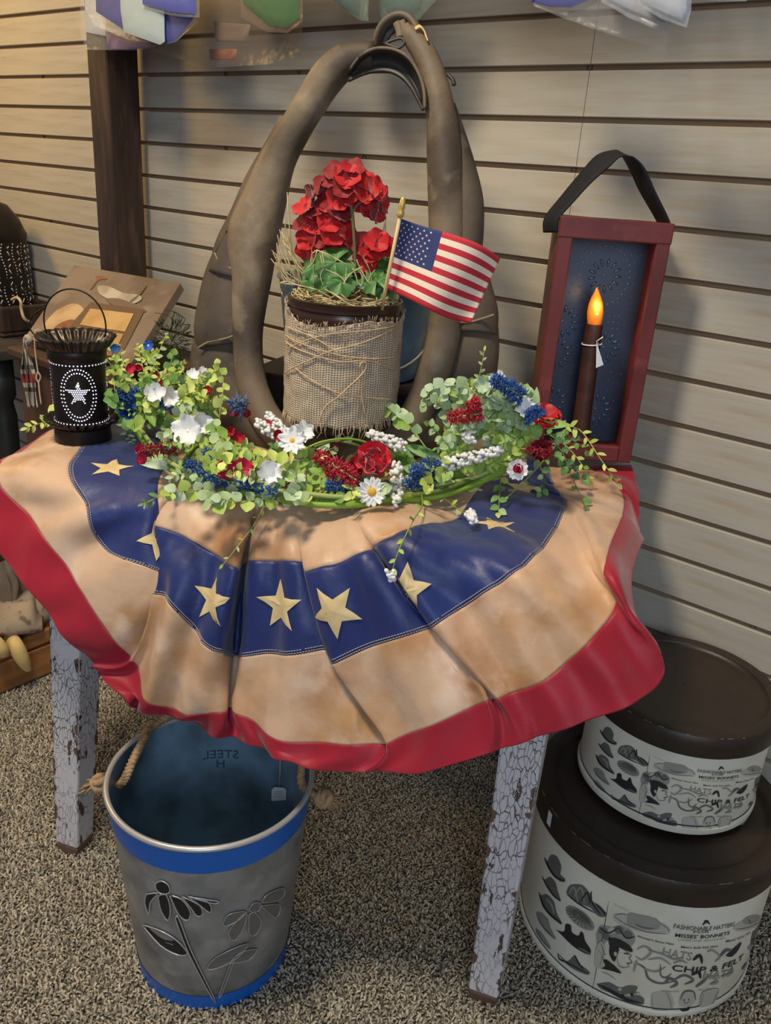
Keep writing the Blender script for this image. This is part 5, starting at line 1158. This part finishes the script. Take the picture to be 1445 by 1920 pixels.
packet('frosted white bagged flag, middle of three at upper right', -.25, [(1122,-160),(1262,-160),(1257,60),(1246,62),(1180,34),(1128,4)], m_film2, [('folded_flag', [(1130,-130),(1250,-130),(1246,44),(1184,20),(1132,-6)], fab['white'], .0)])
packet('frosted white bagged flag, rightmost of three at upper right', -.28, [(1190,-170),(1302,-170),(1296,20),(1286,53),(1240,36),(1194,8)], m_film2, [('folded_flag', [(1196,-130),(1290,-130),(1286,14),(1278,38),(1200,4)], fab['white'], .0)])
packet('thin white bagged flag edge cut by the photo top, far right', -.22, [(1294,-120),(1410,-120),(1400,3),(1330,2),(1296,-2)], m_film2, [('folded_flag', [(1300,-100),(1400,-100),(1396,-4),(1304,-6)], fab['white'], .0)])

# ================================================================== FLOWER GARLAND
gar = thing('flower_garland', atz(640, 900, TZ), 'artificial garland of red, white and blue flowers with eucalyptus along table front', 'garland')
G_ = lambda c, r=.5, c2=None: mat('leaf_green', c, r, spec=.35, sss=.0, var=((c2 or tuple(min(255, x+22) for x in c)), 40, 3, .42, .7))
m_lf = [G_((166, 186, 84)), G_((134, 168, 78)), G_((156, 180, 128)), G_((104, 146, 74)), G_((192, 204, 112)), G_((66, 104, 64)), G_((178, 198, 158))]
m_stemg = mat('bright_green_stem', (130, 164, 54), .5); m_stem2 = mat('pale_green_stem', (164, 178, 104), .5); m_stemd = mat('olive_stem', (96, 116, 52), .5)
def leaf_mesh(name, m, w_, L_, fold=.25, droop=.25, tip=.9):
    b = MB(); rows = []
    for i in range(6):
        f = i/5; ww = w_*(math.sin(PI*min(1, f**tip*.97+.015)))**.75; row = []
        for j in (-1, -.5, 0, .5, 1): row.append((j*ww, f*L_, abs(j)*ww*fold-droop*L_*f*f))
        rows.append(row)
    b.grid(rows); return b.mesh(name, m)
LM = {}
for i, m in enumerate(m_lf):
    LM['round', i] = leaf_mesh('leaf', m, .0108, .0195, .18, .12, .8); LM['oval', i] = leaf_mesh('leaf', m, .0066, .0180, .3, .2); LM['tiny', i] = leaf_mesh('leaf', m, .0026, .0110, .2, .1); LM['blade', i] = leaf_mesh('leaf', m, .0100, .058, .35, .3)
NLEAF = [0]; more = [MB() for _ in m_lf]
def put_leaf(kind, ci, par, p, d, nrm, s_):
    d = V(d).normalized(); nrm = V(nrm); nrm = nrm-d*nrm.dot(d); nrm = nrm.normalized() if nrm.length > 1e-4 else d.orthogonal().normalized()
    x = d.cross(nrm); m = Matrix((x, d, nrm)).transposed().to_4x4(); m = Matrix.Translation(p) @ m @ Matrix.Scale(s_, 4)
    me = LM[kind, ci]
    if NLEAF[0] < 298 and kind != 'tiny':
        NLEAF[0] += 1; piece('leaf', me, par, m)
    else: more[ci].add([m @ v.co for v in me.vertices], [tuple(f.vertices) for f in me.polygons])
def sprig(path, kind, n, ci, s_=1.0, sm=None, r=.0010, spread=.8, tipk=None):
    P = vsp(path, 6); b = MB(); b.tube(P, [r*(1-.5*i/(len(P)-1)) for i in range(len(P))], 5); o = b.build('sprig', sm or m_stem2, gar)
    for k in range(n):
        f = .12+.88*k/max(1, n-1); i = min(int(f*(len(P)-1)), len(P)-2); t = (P[i+1]-P[i]).normalized()
        toC = (CAM-P[i]).normalized(); sd = t.cross(toC).normalized()*(1 if k % 2 else -1)
        tw = Matrix.Rotation(rnd.uniform(-.9, .9), 3, t); d = (tw @ sd)*spread+t*rnd.uniform(.35, .8)
        if k == n-1: d = t
        c = ci if not hasattr(ci, '__len__') else rnd.choice(ci)
        nrm = toC+V((rnd.uniform(-.6, .6), rnd.uniform(-.6, .6), rnd.uniform(.1, .9)))
        put_leaf(kind, c, o, P[i], d, nrm, s_*rnd.uniform(.75, 1.15)*(1-.25*f))
    return o
def W(x, y, w_): return atw(x, y, w_)
def Z(x, y, h):                                                  # garland point: at height h over the table, kept in front of the collar
    p = atz(x, y, TZ+h)
    if x > 330 and (p-CP0).dot(CN) < .055: p = cpl(x, y, -.055-.35*h*(1 if x > 780 else .3))
    return p
def hang(px, w_): return [atw(x, y, q) if isinstance(q, float) and q < 0 else atz(x, y, TZ+q) for (x, y), q in zip(px, w_)]
# --- vine stems along the front
vine = [(250,800,.03),(300,868,.028),(380,908,.026),(470,928,.024),(560,940,.024),(650,945,.024),(740,940,.024),(830,925,.026),(900,905,.026),(955,870,.03),(985,820,.034),(985,770,.04)]
for k in range(4):
    P = vsp([Z(x+rnd.uniform(-5, 5), y-5*k+rnd.uniform(-4, 4), h+.004*k+rnd.uniform(-.003, .004)) for x, y, h in vine], 8)
    MB().tube(P, .0046 if k < 2 else .0034, 8).build('vine', [m_stemg, m_stemg, m_stemd, m_stem2][k], gar)
for x in (588, 598, 607, 632, 640, 652):
    c = Z(x, 936, .027); MB().tube([c+V((0, 0, 0))+(-TV*math.cos(a)+z_*math.sin(a))*.0105+TU*.002*math.sin(a) for a in np.linspace(0, 2*PI, 13)[:-1]], .0022, 6, closed=True).build('vine_wrap', m_stemg, gar)
# --- sprigs that can be told apart in the photo
RD = (0, 4, 1); PALE = (2, 6, 2, 1)
sprig([Z(800,842,.03), Z(768,800,.06), Z(740,775,.075), Z(705,748,.085), Z(672,738,.085), Z(650,733,.08)], 'round', 22, PALE, 1.0)
sprig([Z(905,800,.05), Z(880,760,.09), Z(850,738,.10), Z(815,742,.10), Z(797,760,.095)], 'round', 15, (2, 6, 2), 1.0)
sprig([Z(930,800,.05), Z(905,752,.10), Z(870,725,.115), Z(828,725,.11), Z(800,735,.105)], 'round', 16, (2, 6, 6), .9)
sprig([Z(960,810,.05), Z(945,770,.10), Z(930,735,.12), Z(900,720,.12)], 'round', 14, (2, 6, 0), 1.15)
sprig([Z(905,740,.10), Z(899,708,.13), Z(904,680,.15), Z(908,656,.16)], 'tiny', 8, (2, 4), 1.0)
sprig([Z(960,840,.03), Z(930,815,.06), Z(905,800,.07), Z(880,790,.08)], 'round', 12, (2, 0, 1), 1.0)
sprig([Z(1000,830,.04), Z(985,790,.07), Z(960,760,.09), Z(945,745,.1)], 'round', 12, (2, 1, 6), 1.0)
sprig([Z(820,905,.02), Z(850,885,.04), Z(890,875,.045), Z(930,868,.045)], 'round', 12, RD, 1.15)
sprig([Z(900,880,.02), Z(935,862,.05), Z(965,835,.06), Z(1000,812,.07)], 'round', 13, RD, 1.05)
sprig([Z(560,900,.03), Z(540,880,.06), Z(500,860,.07), Z(470,850,.07)], 'oval', 14, (0, 4, 0), 1.35)
sprig([Z(600,925,.03), Z(600,895,.05), Z(590,870,.06), Z(565,855,.07)], 'oval', 13, (0, 0, 1), 1.4)
sprig([Z(540,905,.03), Z(510,880,.05), Z(470,870,.06), Z(440,850,.07)], 'oval', 14, (0, 4, 1), 1.3)
sprig([Z(470,905,.03), Z(440,870,.06), Z(415,830,.08), Z(395,790,.09)], 'round', 15, (1, 0, 2), 1.05)
sprig([Z(430,900,.03), Z(400,850,.06), Z(375,800,.08), Z(355,760,.09)], 'round', 16, (2, 0, 6), 1.05)
sprig([Z(380,880,.03), Z(365,830,.06), Z(355,785,.08), Z(350,735,.10)], 'round', 14, (2, 4, 0), 1.0)
sprig([Z(410,790,.06), Z(415,755,.09), Z(418,715,.11), Z(408,680,.13)], 'round', 10, (0, 4), .8)
sprig([Z(310,790,.04), Z(300,740,.07), Z(290,690,.10), Z(283,655,.12)], 'oval', 12, (0, 4, 1), 1.1)
sprig([Z(270,760,.05), Z(250,720,.07), Z(225,705,.08), Z(205,700,.08)], 'oval', 12, (0, 3, 4), 1.2)
sprig([Z(290,740,.06), Z(305,705,.09), Z(330,690,.10), Z(350,680,.10)], 'tiny', 14, (0, 4), 1.3)
sprig([Z(280,720,.08), Z(290,680,.11), Z(300,655,.13), Z(312,625,.15)], 'oval', 9, (2, 0), .8)
sprig([Z(260,740,.06), Z(240,700,.09), Z(228,670,.11), Z(224,645,.12)], 'tiny', 14, (4, 0), 1.3)
sprig([Z(275,730,.06), Z(268,690,.09), Z(262,665,.11), Z(258,645,.12)], 'tiny', 14, (4, 0), 1.4)
sprig([Z(320,760,.06), Z(345,720,.09), Z(370,705,.10), Z(380,700,.10)], 'round', 9, (2, 6), .7)
sprig([Z(120,776,.03), Z(98,786,.022), Z(75,794,.018), Z(48,803,.015)], 'tiny', 14, (0, 4), 1.5)
sprig([Z(125,790,.03), Z(112,780,.03), Z(104,772,.035)], 'round', 3, (2, 4), 1.1)
sprig([Z(250,790,.03), Z(235,805,.015), Z(243,822,.01), Z(250,830,.01)], 'tiny', 9, (2, 6), 1.3)
for a in ([(440,910),(400,918),(350,920),(312,925)], [(520,925),(470,915),(420,905),(365,895)], [(450,920),(420,935),(400,945),(385,925)], [(560,930),(500,935),(450,940),(410,935)]):
    sprig([Z(x, y, .025+.006*i) for i, (x, y) in enumerate(a)], 'round', 12, (2, 6, 0), .95)
sprig([Z(400,905,.03), Z(370,890,.04), Z(335,890,.04), Z(320,900,.03)], 'tiny', 16, (6, 2), 1.3, m_stem2)
# hanging and trailing tendrils
sprig(hang([(320,905),(305,925),(280,940),(268,945)], [.02, .02, .012, .01]), 'tiny', 8, (2, 3), 1.3)
sprig(hang([(497,945),(475,985),(445,1025),(415,1062)], [.02, -.03, -.07, -.09]), 'tiny', 7, (0, 2), .9, m_stem2, .0009)
sprig(hang([(776,880),(792,940),(775,975),(748,1030),(733,1078)], [.045, .03, -.03, -.07, -.085]), 'tiny', 12, (0, 4), 1.3, m_stemg, .0012)
sprig(hang([(785,905),(820,925),(852,950),(882,970)], [.03, .025, .02, .018]), 'tiny', 8, (0, 2), 1.2, m_stemg, .0011)
sprig(hang([(800,900),(830,905),(870,915),(895,918)], [.03, .02, .02, .02]), 'tiny', 8, (0, 2), 1.1, m_stemg, .0011)
sprig(hang([(930,850),(938,890),(936,930),(934,965)], [.05, .035, .02, .012]), 'oval', 12, (2, 0, 3), .9)
sprig(hang([(1060,805),(1030,850),(985,900),(948,935)], [.09, .06, .035, .02]), 'tiny', 7, (2, 3), 1.2, m_stem2, .0013)
sprig(hang([(1040,800),(1085,805),(1125,860),(1162,912)], [.09, .09, .06, .02]), 'tiny', 14, (0, 4), 1.5, m_stem2, .0013)
sprig(hang([(1030,815),(1060,835),(1090,870),(1108,905)], [.08, .07, .05, .02]), 'tiny', 12, (0, 3), 1.4, m_stem2)
sprig(hang([(1030,820),(1055,850),(1070,890),(1100,955)], [.08, .06, .04, .012]), 'oval', 10, (5, 5, 3), 1.0, m_stemd)
sprig(hang([(1010,830),(1045,860),(1075,880),(1095,900)], [.08, .06, .04, .03]), 'oval', 10, (5, 3), .95, m_stemd)
sprig(hang([(1020,815),(1050,815),(1080,830),(1105,850)], [.09, .08, .07, .06]), 'oval', 9, (5, 3), .9, m_stemd)
sprig(hang([(1000,830),(1015,880),(1020,910),(1012,925)], [.06, .03, .02, .015]), 'oval', 9, (5, 3, 2), .9, m_stemd)
sprig(hang([(600,850),(628,838),(648,822),(672,815)], [.05, .06, .07, .07]), 'oval', 6, (6, 2), .9, m_stem2)
sprig(hang([(640,880),(625,855),(612,838),(600,838)], [.04, .055, .06, .06]), 'oval', 4, (6, 6), .9, m_stem2)
MB().tube(vsp([Z(x, y, h) for x, y, h in [(560,880,.04),(585,845,.06),(620,828,.07),(660,832,.07),(700,850,.05)]], 6), .0022, 6).build('curved_stem', m_stemd, gar)
MB().tube(vsp([Z(x, y, h) for x, y, h in [(545,860,.05),(580,838,.065),(615,826,.075),(665,824,.075),(720,842,.06),(770,860,.05)]], 6), .0018, 6).build('curved_stem', m_stemg, gar)
for k in range(5): MB().tube(vsp([Z(x+4*k, y-3*k, h) for x, y, h in [(330,900,.03),(345,860,.05),(362,838,.06),(350,812,.065)]], 6), .0016, 6).build('curved_stem', m_stemd if k % 2 else m_stemg, gar)
# broad blade leaves
def blade(x0, y0, h0, x1, y1, h1, ci, wk=1.0, up=None):
    a, b = Z(x0, y0, h0), Z(x1, y1, h1); d = b-a; L_ = d.length; o = gar
    nrm = (CAM-a).normalized()+V((rnd.uniform(-.3, .3), rnd.uniform(-.3, .3), .3)); dd = d.normalized(); nrm = (nrm-dd*nrm.dot(dd)).normalized(); x = dd.cross(nrm)
    m = Matrix((x, dd, nrm)).transposed().to_4x4(); k = L_/.058
    piece('blade_leaf', LM['blade', ci], gar, Matrix.Translation(a) @ m @ Matrix.Diagonal((k*wk, k, k*.6, 1)))
m_teal = 6
for a in [(345,868,.04,265,855,.045,2,.85),(340,875,.035,262,868,.04,6,.7),(250,800,.04,205,765,.05,2,1.1),(290,800,.05,272,745,.09,1,.9),(300,760,.06,286,690,.10,0,.6),(560,930,.03,500,868,.05,2,1.15),(640,915,.03,700,918,.03,2,1.2),(650,925,.03,710,925,.03,6,1.0),(985,795,.07,1068,792,.085,1,.8),(1003,775,.09,1006,728,.12,2,.9),(760,835,.05,835,862,.045,3,.7),(765,845,.04,840,858,.05,5,.6),(690,935,.03,640,905,.035,2,.9),(545,870,.05,555,805,.09,4,.5),(430,905,.03,380,898,.03,6,.8),(300,720,.08,345,700,.10,3,.6),(420,900,.03,340,905,.03,3,.6)]: blade(*a)
# --- random filling foliage
base = [(225,775),(285,790),(345,820),(405,850),(465,880),(530,895),(600,910),(680,905),(760,890),(830,880),(900,855),(950,820),(965,775),(945,755)]
for k in range(112):
    f = rnd.random()*(len(base)-1); i = int(f); t_ = f-i; bx_, by2 = base[i][0]*(1-t_)+base[i+1][0]*t_, base[i][1]*(1-t_)+base[i+1][1]*t_
    mid = 560 < bx_ < 820
    x = bx_+rnd.uniform(-40, 40); y = by2+rnd.uniform(-22 if mid else -40, 26); h = rnd.uniform(.012, .03); a = rnd.uniform(0, 2*PI); L_ = rnd.uniform(26, 62); up = rnd.uniform(.01, .055)*(.6 if mid else 1)
    x2, y2 = x+L_*math.cos(a), y+L_*.45*math.sin(a)
    y2 = min(y2, by2+34)
    if x < 420: up *= 1.2
    sprig([Z(x, y, h), Z((x+x2)/2, (y+y2)/2-6, h+up*.8), Z(x2, y2, h+up)], rnd.choice(['round', 'oval', 'oval', 'round', 'tiny']), rnd.randint(7, 11), rnd.choice([(0, 4), (1, 0), (2, 6), (3, 1), (0, 1)]), rnd.uniform(.8, 1.15), rnd.choice([m_stem2, m_stemg, m_stemd]))
for k in range(80):                                             # tall tufts at the garland's two ends
    left = k < 46
    x = rnd.uniform(215, 400) if left else rnd.uniform(840, 985); y = rnd.uniform(735, 810) if left else rnd.uniform(760, 860)
    x2 = x+rnd.uniform(-45, 40); y2 = y-rnd.uniform(35, 85)*(1.25 if left and x < 320 else .8); y2 = max(y2, 640 if x2 < 330 else 690)
    sprig([Z(x, y, .02+.02*rnd.random()), Z(x+(x2-x)*.35, y+(y2-y)*.5, .06), Z(x2, y2, .075+.05*rnd.random())], rnd.choice(['oval', 'tiny', 'oval', 'round'] if left else ['round', 'round', 'oval']), rnd.randint(8, 13), rnd.choice([(0, 4), (0, 1), (4, 0), (1, 3)] if left else [(2, 6), (2, 1), (0, 2)]), rnd.uniform(.8, 1.15), rnd.choice([m_stem2, m_stemg]))
for i, b in enumerate(more):
    if b.v: tag(b.build('small_leaves', m_lf[i], gar), kind='stuff')
# --- flower spikes
m_w = mat('white_flower_silk', (232, 232, 230), .7, sss=.0); m_r = mat('berry_red_silk', (176, 24, 50), .55); m_b = mat('cobalt_blue_silk', (44, 92, 158), .6, var=((28, 58, 122), 60, 2, .4, .7)); m_dr = mat('dark_red_silk', (132, 18, 36), .6); m_bg = mat('blue_grey_berry', (84, 100, 136), .5); m_y = mat('daisy_yellow', (226, 172, 50), .7); m_pk = mat('magenta_red_silk', (190, 20, 64), .6)
def knot_mesh(m, name='bud'):
    b = MB()
    for k in range(3):
        a = k*2*PI/3; b.ball((.0028*math.cos(a), .0028*math.sin(a), .0008*k), .0036, 7, 5, sc=(1, 1, .7))
    return b.mesh(name, m)
KM = knot_mesh(m_w); KR = None
def nearer(p, d=.028): return p+(CAM-p).normalized()*d
def spike(p0, p1, m, r, n, name, sag=.0, size=.0021, big=None, star_=False):
    a, b = nearer(V(p0)), nearer(V(p1)); ax_ = (b-a).normalized(); x = ax_.orthogonal().normalized(); y = ax_.cross(x)
    o = MB().tube(vsp([a, a.lerp(b, .5)+z_*sag, b], 5), .0013, 6).build(name, m_stem2, gar); mb = MB()
    for k in range(n):
        f = (k+.5)/n; c = a.lerp(b, f)+z_*sag*4*f*(1-f); rr = r*(1-.55*f**2)*(1 if f > .08 else .6)
        th = k*2.4; q = c+(x*math.cos(th)+y*math.sin(th))*rr*rnd.uniform(.75, 1.05); d = (q-c).normalized()
        if big: piece('bud', big, o, frame_m(q, d+ax_*.4, None, rnd.uniform(.85, 1.2)))
        else:
            s_ = size*rnd.uniform(.8, 1.3); mb.ball(q, s_, 6, 4, sc=(1, 1, .8)); 
            for j in range(3): mb.tube([q, q+(d+V((rnd.uniform(-1, 1), rnd.uniform(-1, 1), rnd.uniform(-1, 1)))*.8)*s_*1.9], [s_*.5, s_*.15], 4)
    if not big: tag(mb.build('florets', m, o), kind='stuff')
    return o
for a, b, n in (((560,838,.05),(500,776,.085),24), ((762,838,.05),(690,812,.075),22), ((742,868,.045),(744,944,.024),22), ((828,872,.05),(940,843,.06),28), ((545,835,.05),(480,790,.08),18), ((890,820,.06),(868,818,.06),7)):
    spike(Z(*a), Z(*b), m_w, .0074, n, 'white_flower_spike', big=KM)
spike(atw(880,962,-.012) if False else Z(880,962,.02), Z(889,976,.016), m_w, .005, 8, 'white_flower_spike', big=KM); spike(W(731,1070,-.070), W(737,1086,-.072), m_w, .003, 4, 'white_flower_spike', big=KM)
for a, b, m, r, n, nm in (((665,805,.06),(622,750,.09),m_r,.0085,60,'red_flower_spike'), ((640,795,.06),(608,784,.075),m_r,.006,26,'red_flower_spike'), ((668,900,.05),(592,852,.065),m_r,.0095,90,'red_flower_spike'), ((672,905,.04),(610,888,.045),m_r,.008,50,'red_flower_spike'),
        ((905,775,.09),(840,784,.10),m_r,.009,60,'red_flower_spike'), ((895,765,.10),(880,752,.11),m_r,.008,30,'red_flower_spike'), ((330,838,.05),(262,846,.06),m_dr,.007,44,'red_flower_spike'), ((1008,850,.05),(1012,838,.06),m_dr,.014,50,'red_flower_spike'),
        ((262,738,.075),(204,748,.075),m_b,.0095,80,'blue_flower_spike'), ((330,760,.07),(300,752,.075),m_b,.0085,44,'blue_flower_spike'), ((980,745,.11),(922,708,.14),m_b,.0095,84,'blue_flower_spike'), ((1005,785,.09),(993,766,.10),m_b,.0115,56,'blue_flower_spike'),
        ((820,872,.05),(772,884,.055),m_b,.0095,66,'blue_flower_spike'), ((812,898,.035),(760,908,.035),m_b,.009,56,'blue_flower_spike'), ((690,918,.03),(610,910,.035),m_b,.008,60,'blue_flower_spike'), ((430,905,.035),(350,868,.045),m_b,.0085,70,'blue_flower_spike'), ((420,880,.05),(385,850,.06),m_b,.009,50,'blue_flower_spike'), ((520,925,.03),(440,905,.03),m_b,.006,40,'blue_flower_spike'),
        ((460,765,.07),(436,755,.08),m_bg,.010,26,'blue_berry_cluster'), ((250,775,.05),(228,765,.055),m_b,.011,40,'blue_flower_spike')):
    spike(Z(*a), Z(*b), m, r, n, nm, size=.0026 if m is not m_bg else .0044)
# --- open flowers
def petal2(name, m, w_, L_, curl, n=5):
    b = MB(); rows = []; npj = rnd.uniform(0, 6)
    for i in range(n+1):
        f = i/n; ww = w_*max(.12, math.sin(PI*min(.93, .10+f*.82)))**.6; rows.append([(j*ww, f*L_*(1-.10*abs(math.sin(j*4.3+npj))*f), curl*L_*f*f+.18*ww*abs(j)+.16*L_*f*f*math.sin(j*4.2+npj*2.1)) for j in (-1, -.5, 0, .5, 1)])
    b.grid(rows); return b.mesh(name, m)
def flower(name, p, d, m, npet, w_, L_, curl, tilt, core=None, cr_=.004, layers=1, label=None):
    p = nearer(p, .016 if name == 'red_flower' else .022); o = thing(name, (0, 0, 0), None, None); o.parent = gar; o.location = p-org(gar)
    q = V(d).to_track_quat('Z', 'Y').to_matrix().to_4x4(); me = petal2('petal', m, w_, L_, curl)
    for ly in range(layers):
        for k in range(npet):
            mm = q @ Matrix.Rotation(2*PI*k/npet+ly*.4+rnd.uniform(-.05, .05), 4, 'Z') @ Matrix.Translation((0, cr_*.35, .0012*ly)) @ Matrix.Rotation(tilt+ly*.45+rnd.uniform(-.08, .08), 4, 'X') @ Matrix.Scale(1-.18*ly, 4)
            ob = bpy.data.objects.new('petal', me); COL.objects.link(ob); ob.parent = o; ob.matrix_local = mm
    if core:
        b = MB(); b.ball((0, 0, 0), cr_, 12, 7, sc=(1, 1, .55), rot=q.to_3x3())
        ob = bpy.data.objects.new('flower_center', b.mesh('flower_center', core)); COL.objects.link(ob); ob.parent = o
    return o
toC = lambda p: (CAM-p).normalized()
p = Z(697, 922, .045); flower('daisy', p, toC(p)+V((.05, -.1, .0)), m_w, 13, .0042, .0185, .05, .05, m_y, .0065)
p = Z(548, 826, .085); flower('daisy', p, toC(p)+V((-.2, 0, .2)), m_w, 9, .006, .021, .1, .15, m_y, .004)
p = Z(568, 812, .085); flower('white_flower', p, toC(p)+V((.3, 0, .5)), m_w, 6, .007, .019, .1, .5, m_w, .003)
p = Z(352, 808, .085); flower('white_flower', p, toC(p)+V((-.3, -.2, .1)), m_w, 5, .0105, .024, .15, .2, m_w, .003)
p = Z(375, 795, .085); flower('white_flower', p, toC(p)+V((.5, 0, .3)), m_w, 5, .009, .021, .2, .5, m_w, .003)
p = Z(292, 745, .10); flower('white_flower', p, toC(p)+V((-.2, 0, .5)), m_w, 5, .009, .023, .3, .5, m_w, .003)
p = Z(318, 745, .09); flower('white_flower', p, toC(p)+V((.5, 0, .2)), m_w, 5, .007, .020, .3, .4, m_w, .003)
p = Z(505, 895, .06); flower('white_flower', p, toC(p)+V((.1, 0, .6)), m_w, 5, .012, .025, .3, .7, m_w, .003)
p = Z(362, 706, .10); flower('white_flower', p, V((0, 0, 1))+toC(p), m_w, 5, .005, .013, .2, .4, m_w, .002)
p = Z(380, 700, .11); flower('white_flower', p, V((0, 0, 1))+toC(p), m_w, 5, .004, .012, .3, .8, m_w, .002)
p = Z(970, 880, .045); flower('white_flower', p, toC(p)+V((0, 0, -.1)), m_w, 7, .0065, .0150, .1, .05, m_r, .003); flower('red_flower', p+toC(p)*.004, toC(p)+V((.1, 0, .2)), m_pk, 6, .0048, .0095, .4, .5, m_r, .002, layers=2)
p = Z(935, 715, .12); flower('white_flower', p, toC(p)+V((-.4, 0, .2)), m_w, 5, .006, .015, .1, .3, m_w, .003)
p = Z(985, 765, .10); flower('white_flower', p, toC(p)+V((-.2, 0, .3)), m_w, 6, .006, .015, .1, .3, m_w, .003)
p = Z(700, 868, .07); flower('rose', p, toC(p)+V((-.05, 0, .45)), m_r2 if False else mat('rose_red_silk', (216, 24, 44), .55, sheen=.3), 7, .0215, .0280, .5, .3, m_r, .006, layers=5)
p = Z(680, 873, .06); flower('rose', p, toC(p)+V((-.5, -.2, .1)), m_r, 5, .012, .018, .5, .4, m_r, .005, layers=2)
for x, y, h in ((425,880,.06), (455,880,.06)): p = Z(x, y, h); flower('red_flower', p, toC(p)+V((rnd.uniform(-.3, .3), 0, .2)), m_pk, 5, .0085, .0165, .2, .35, m_pk, .003)
for x, y, h, m in ((243,692,.10,m_pk), (258,690,.10,m_pk), (290,705,.09,m_r), (300,722,.085,m_r), (390,735,.08,m_r), (440,775,.07,m_r), (462,778,.065,m_r), (328,775,.06,m_r), (430,810,.07,m_r), (450,822,.06,m_r), (400,812,.06,m_r), (480,855,.05,m_r), (350,735,.08,m_r), (264,843,.05,m_pk), (268,868,.045,m_pk), (635,835,.06,m_dr), (540,905,.04,m_dr), (500,800,.075,m_r), (520,815,.07,m_r)):
    p = Z(x, y, h); flower('red_flower', p, toC(p)+V((rnd.uniform(-.8, .8), rnd.uniform(-.3, .3), rnd.uniform(0, .8))), m, rnd.choice([4, 5, 5]), .0050, .0105, .35, rnd.uniform(.2, .7), m, .002)
p = Z(278, 648, .14); flower('blue_flower', p, toC(p), mat('forget_me_not', (40, 90, 180), .6), 5, .005, .009, .1, .2, m_w, .002)
p = Z(216, 656, .13); flower('blue_flower', p, toC(p)+V((0, 0, .5)), m_b, 5, .005, .010, .1, .4, m_b, .002)
p = Z(240, 775, .06); flower('blue_flower', p, toC(p)+V((0, 0, .3)), m_b, 5, .010, .016, .4, .5, m_b, .003, layers=2)
p = Z(1012, 845, .06); flower('dark_red_flower', p, toC(p)+V((.2, 0, .2)), m_dr, 6, .010, .018, .3, .4, m_dr, .004, layers=2)
p = Z(1030, 778, .06)-FWD*-.03; flower('big_red_flower', p, V((.3, -.1, 1))+toC(p)*.4, mat('scarlet_silk', (176, 14, 28), .55), 5, .016, .023, .1, .1, m_r, .003, layers=2)
p = Z(905, 720, .11); flower('pale_eucalyptus_tip', p, toC(p), m_lf[6], 4, .008, .014, .1, .3, m_lf[6], .002)
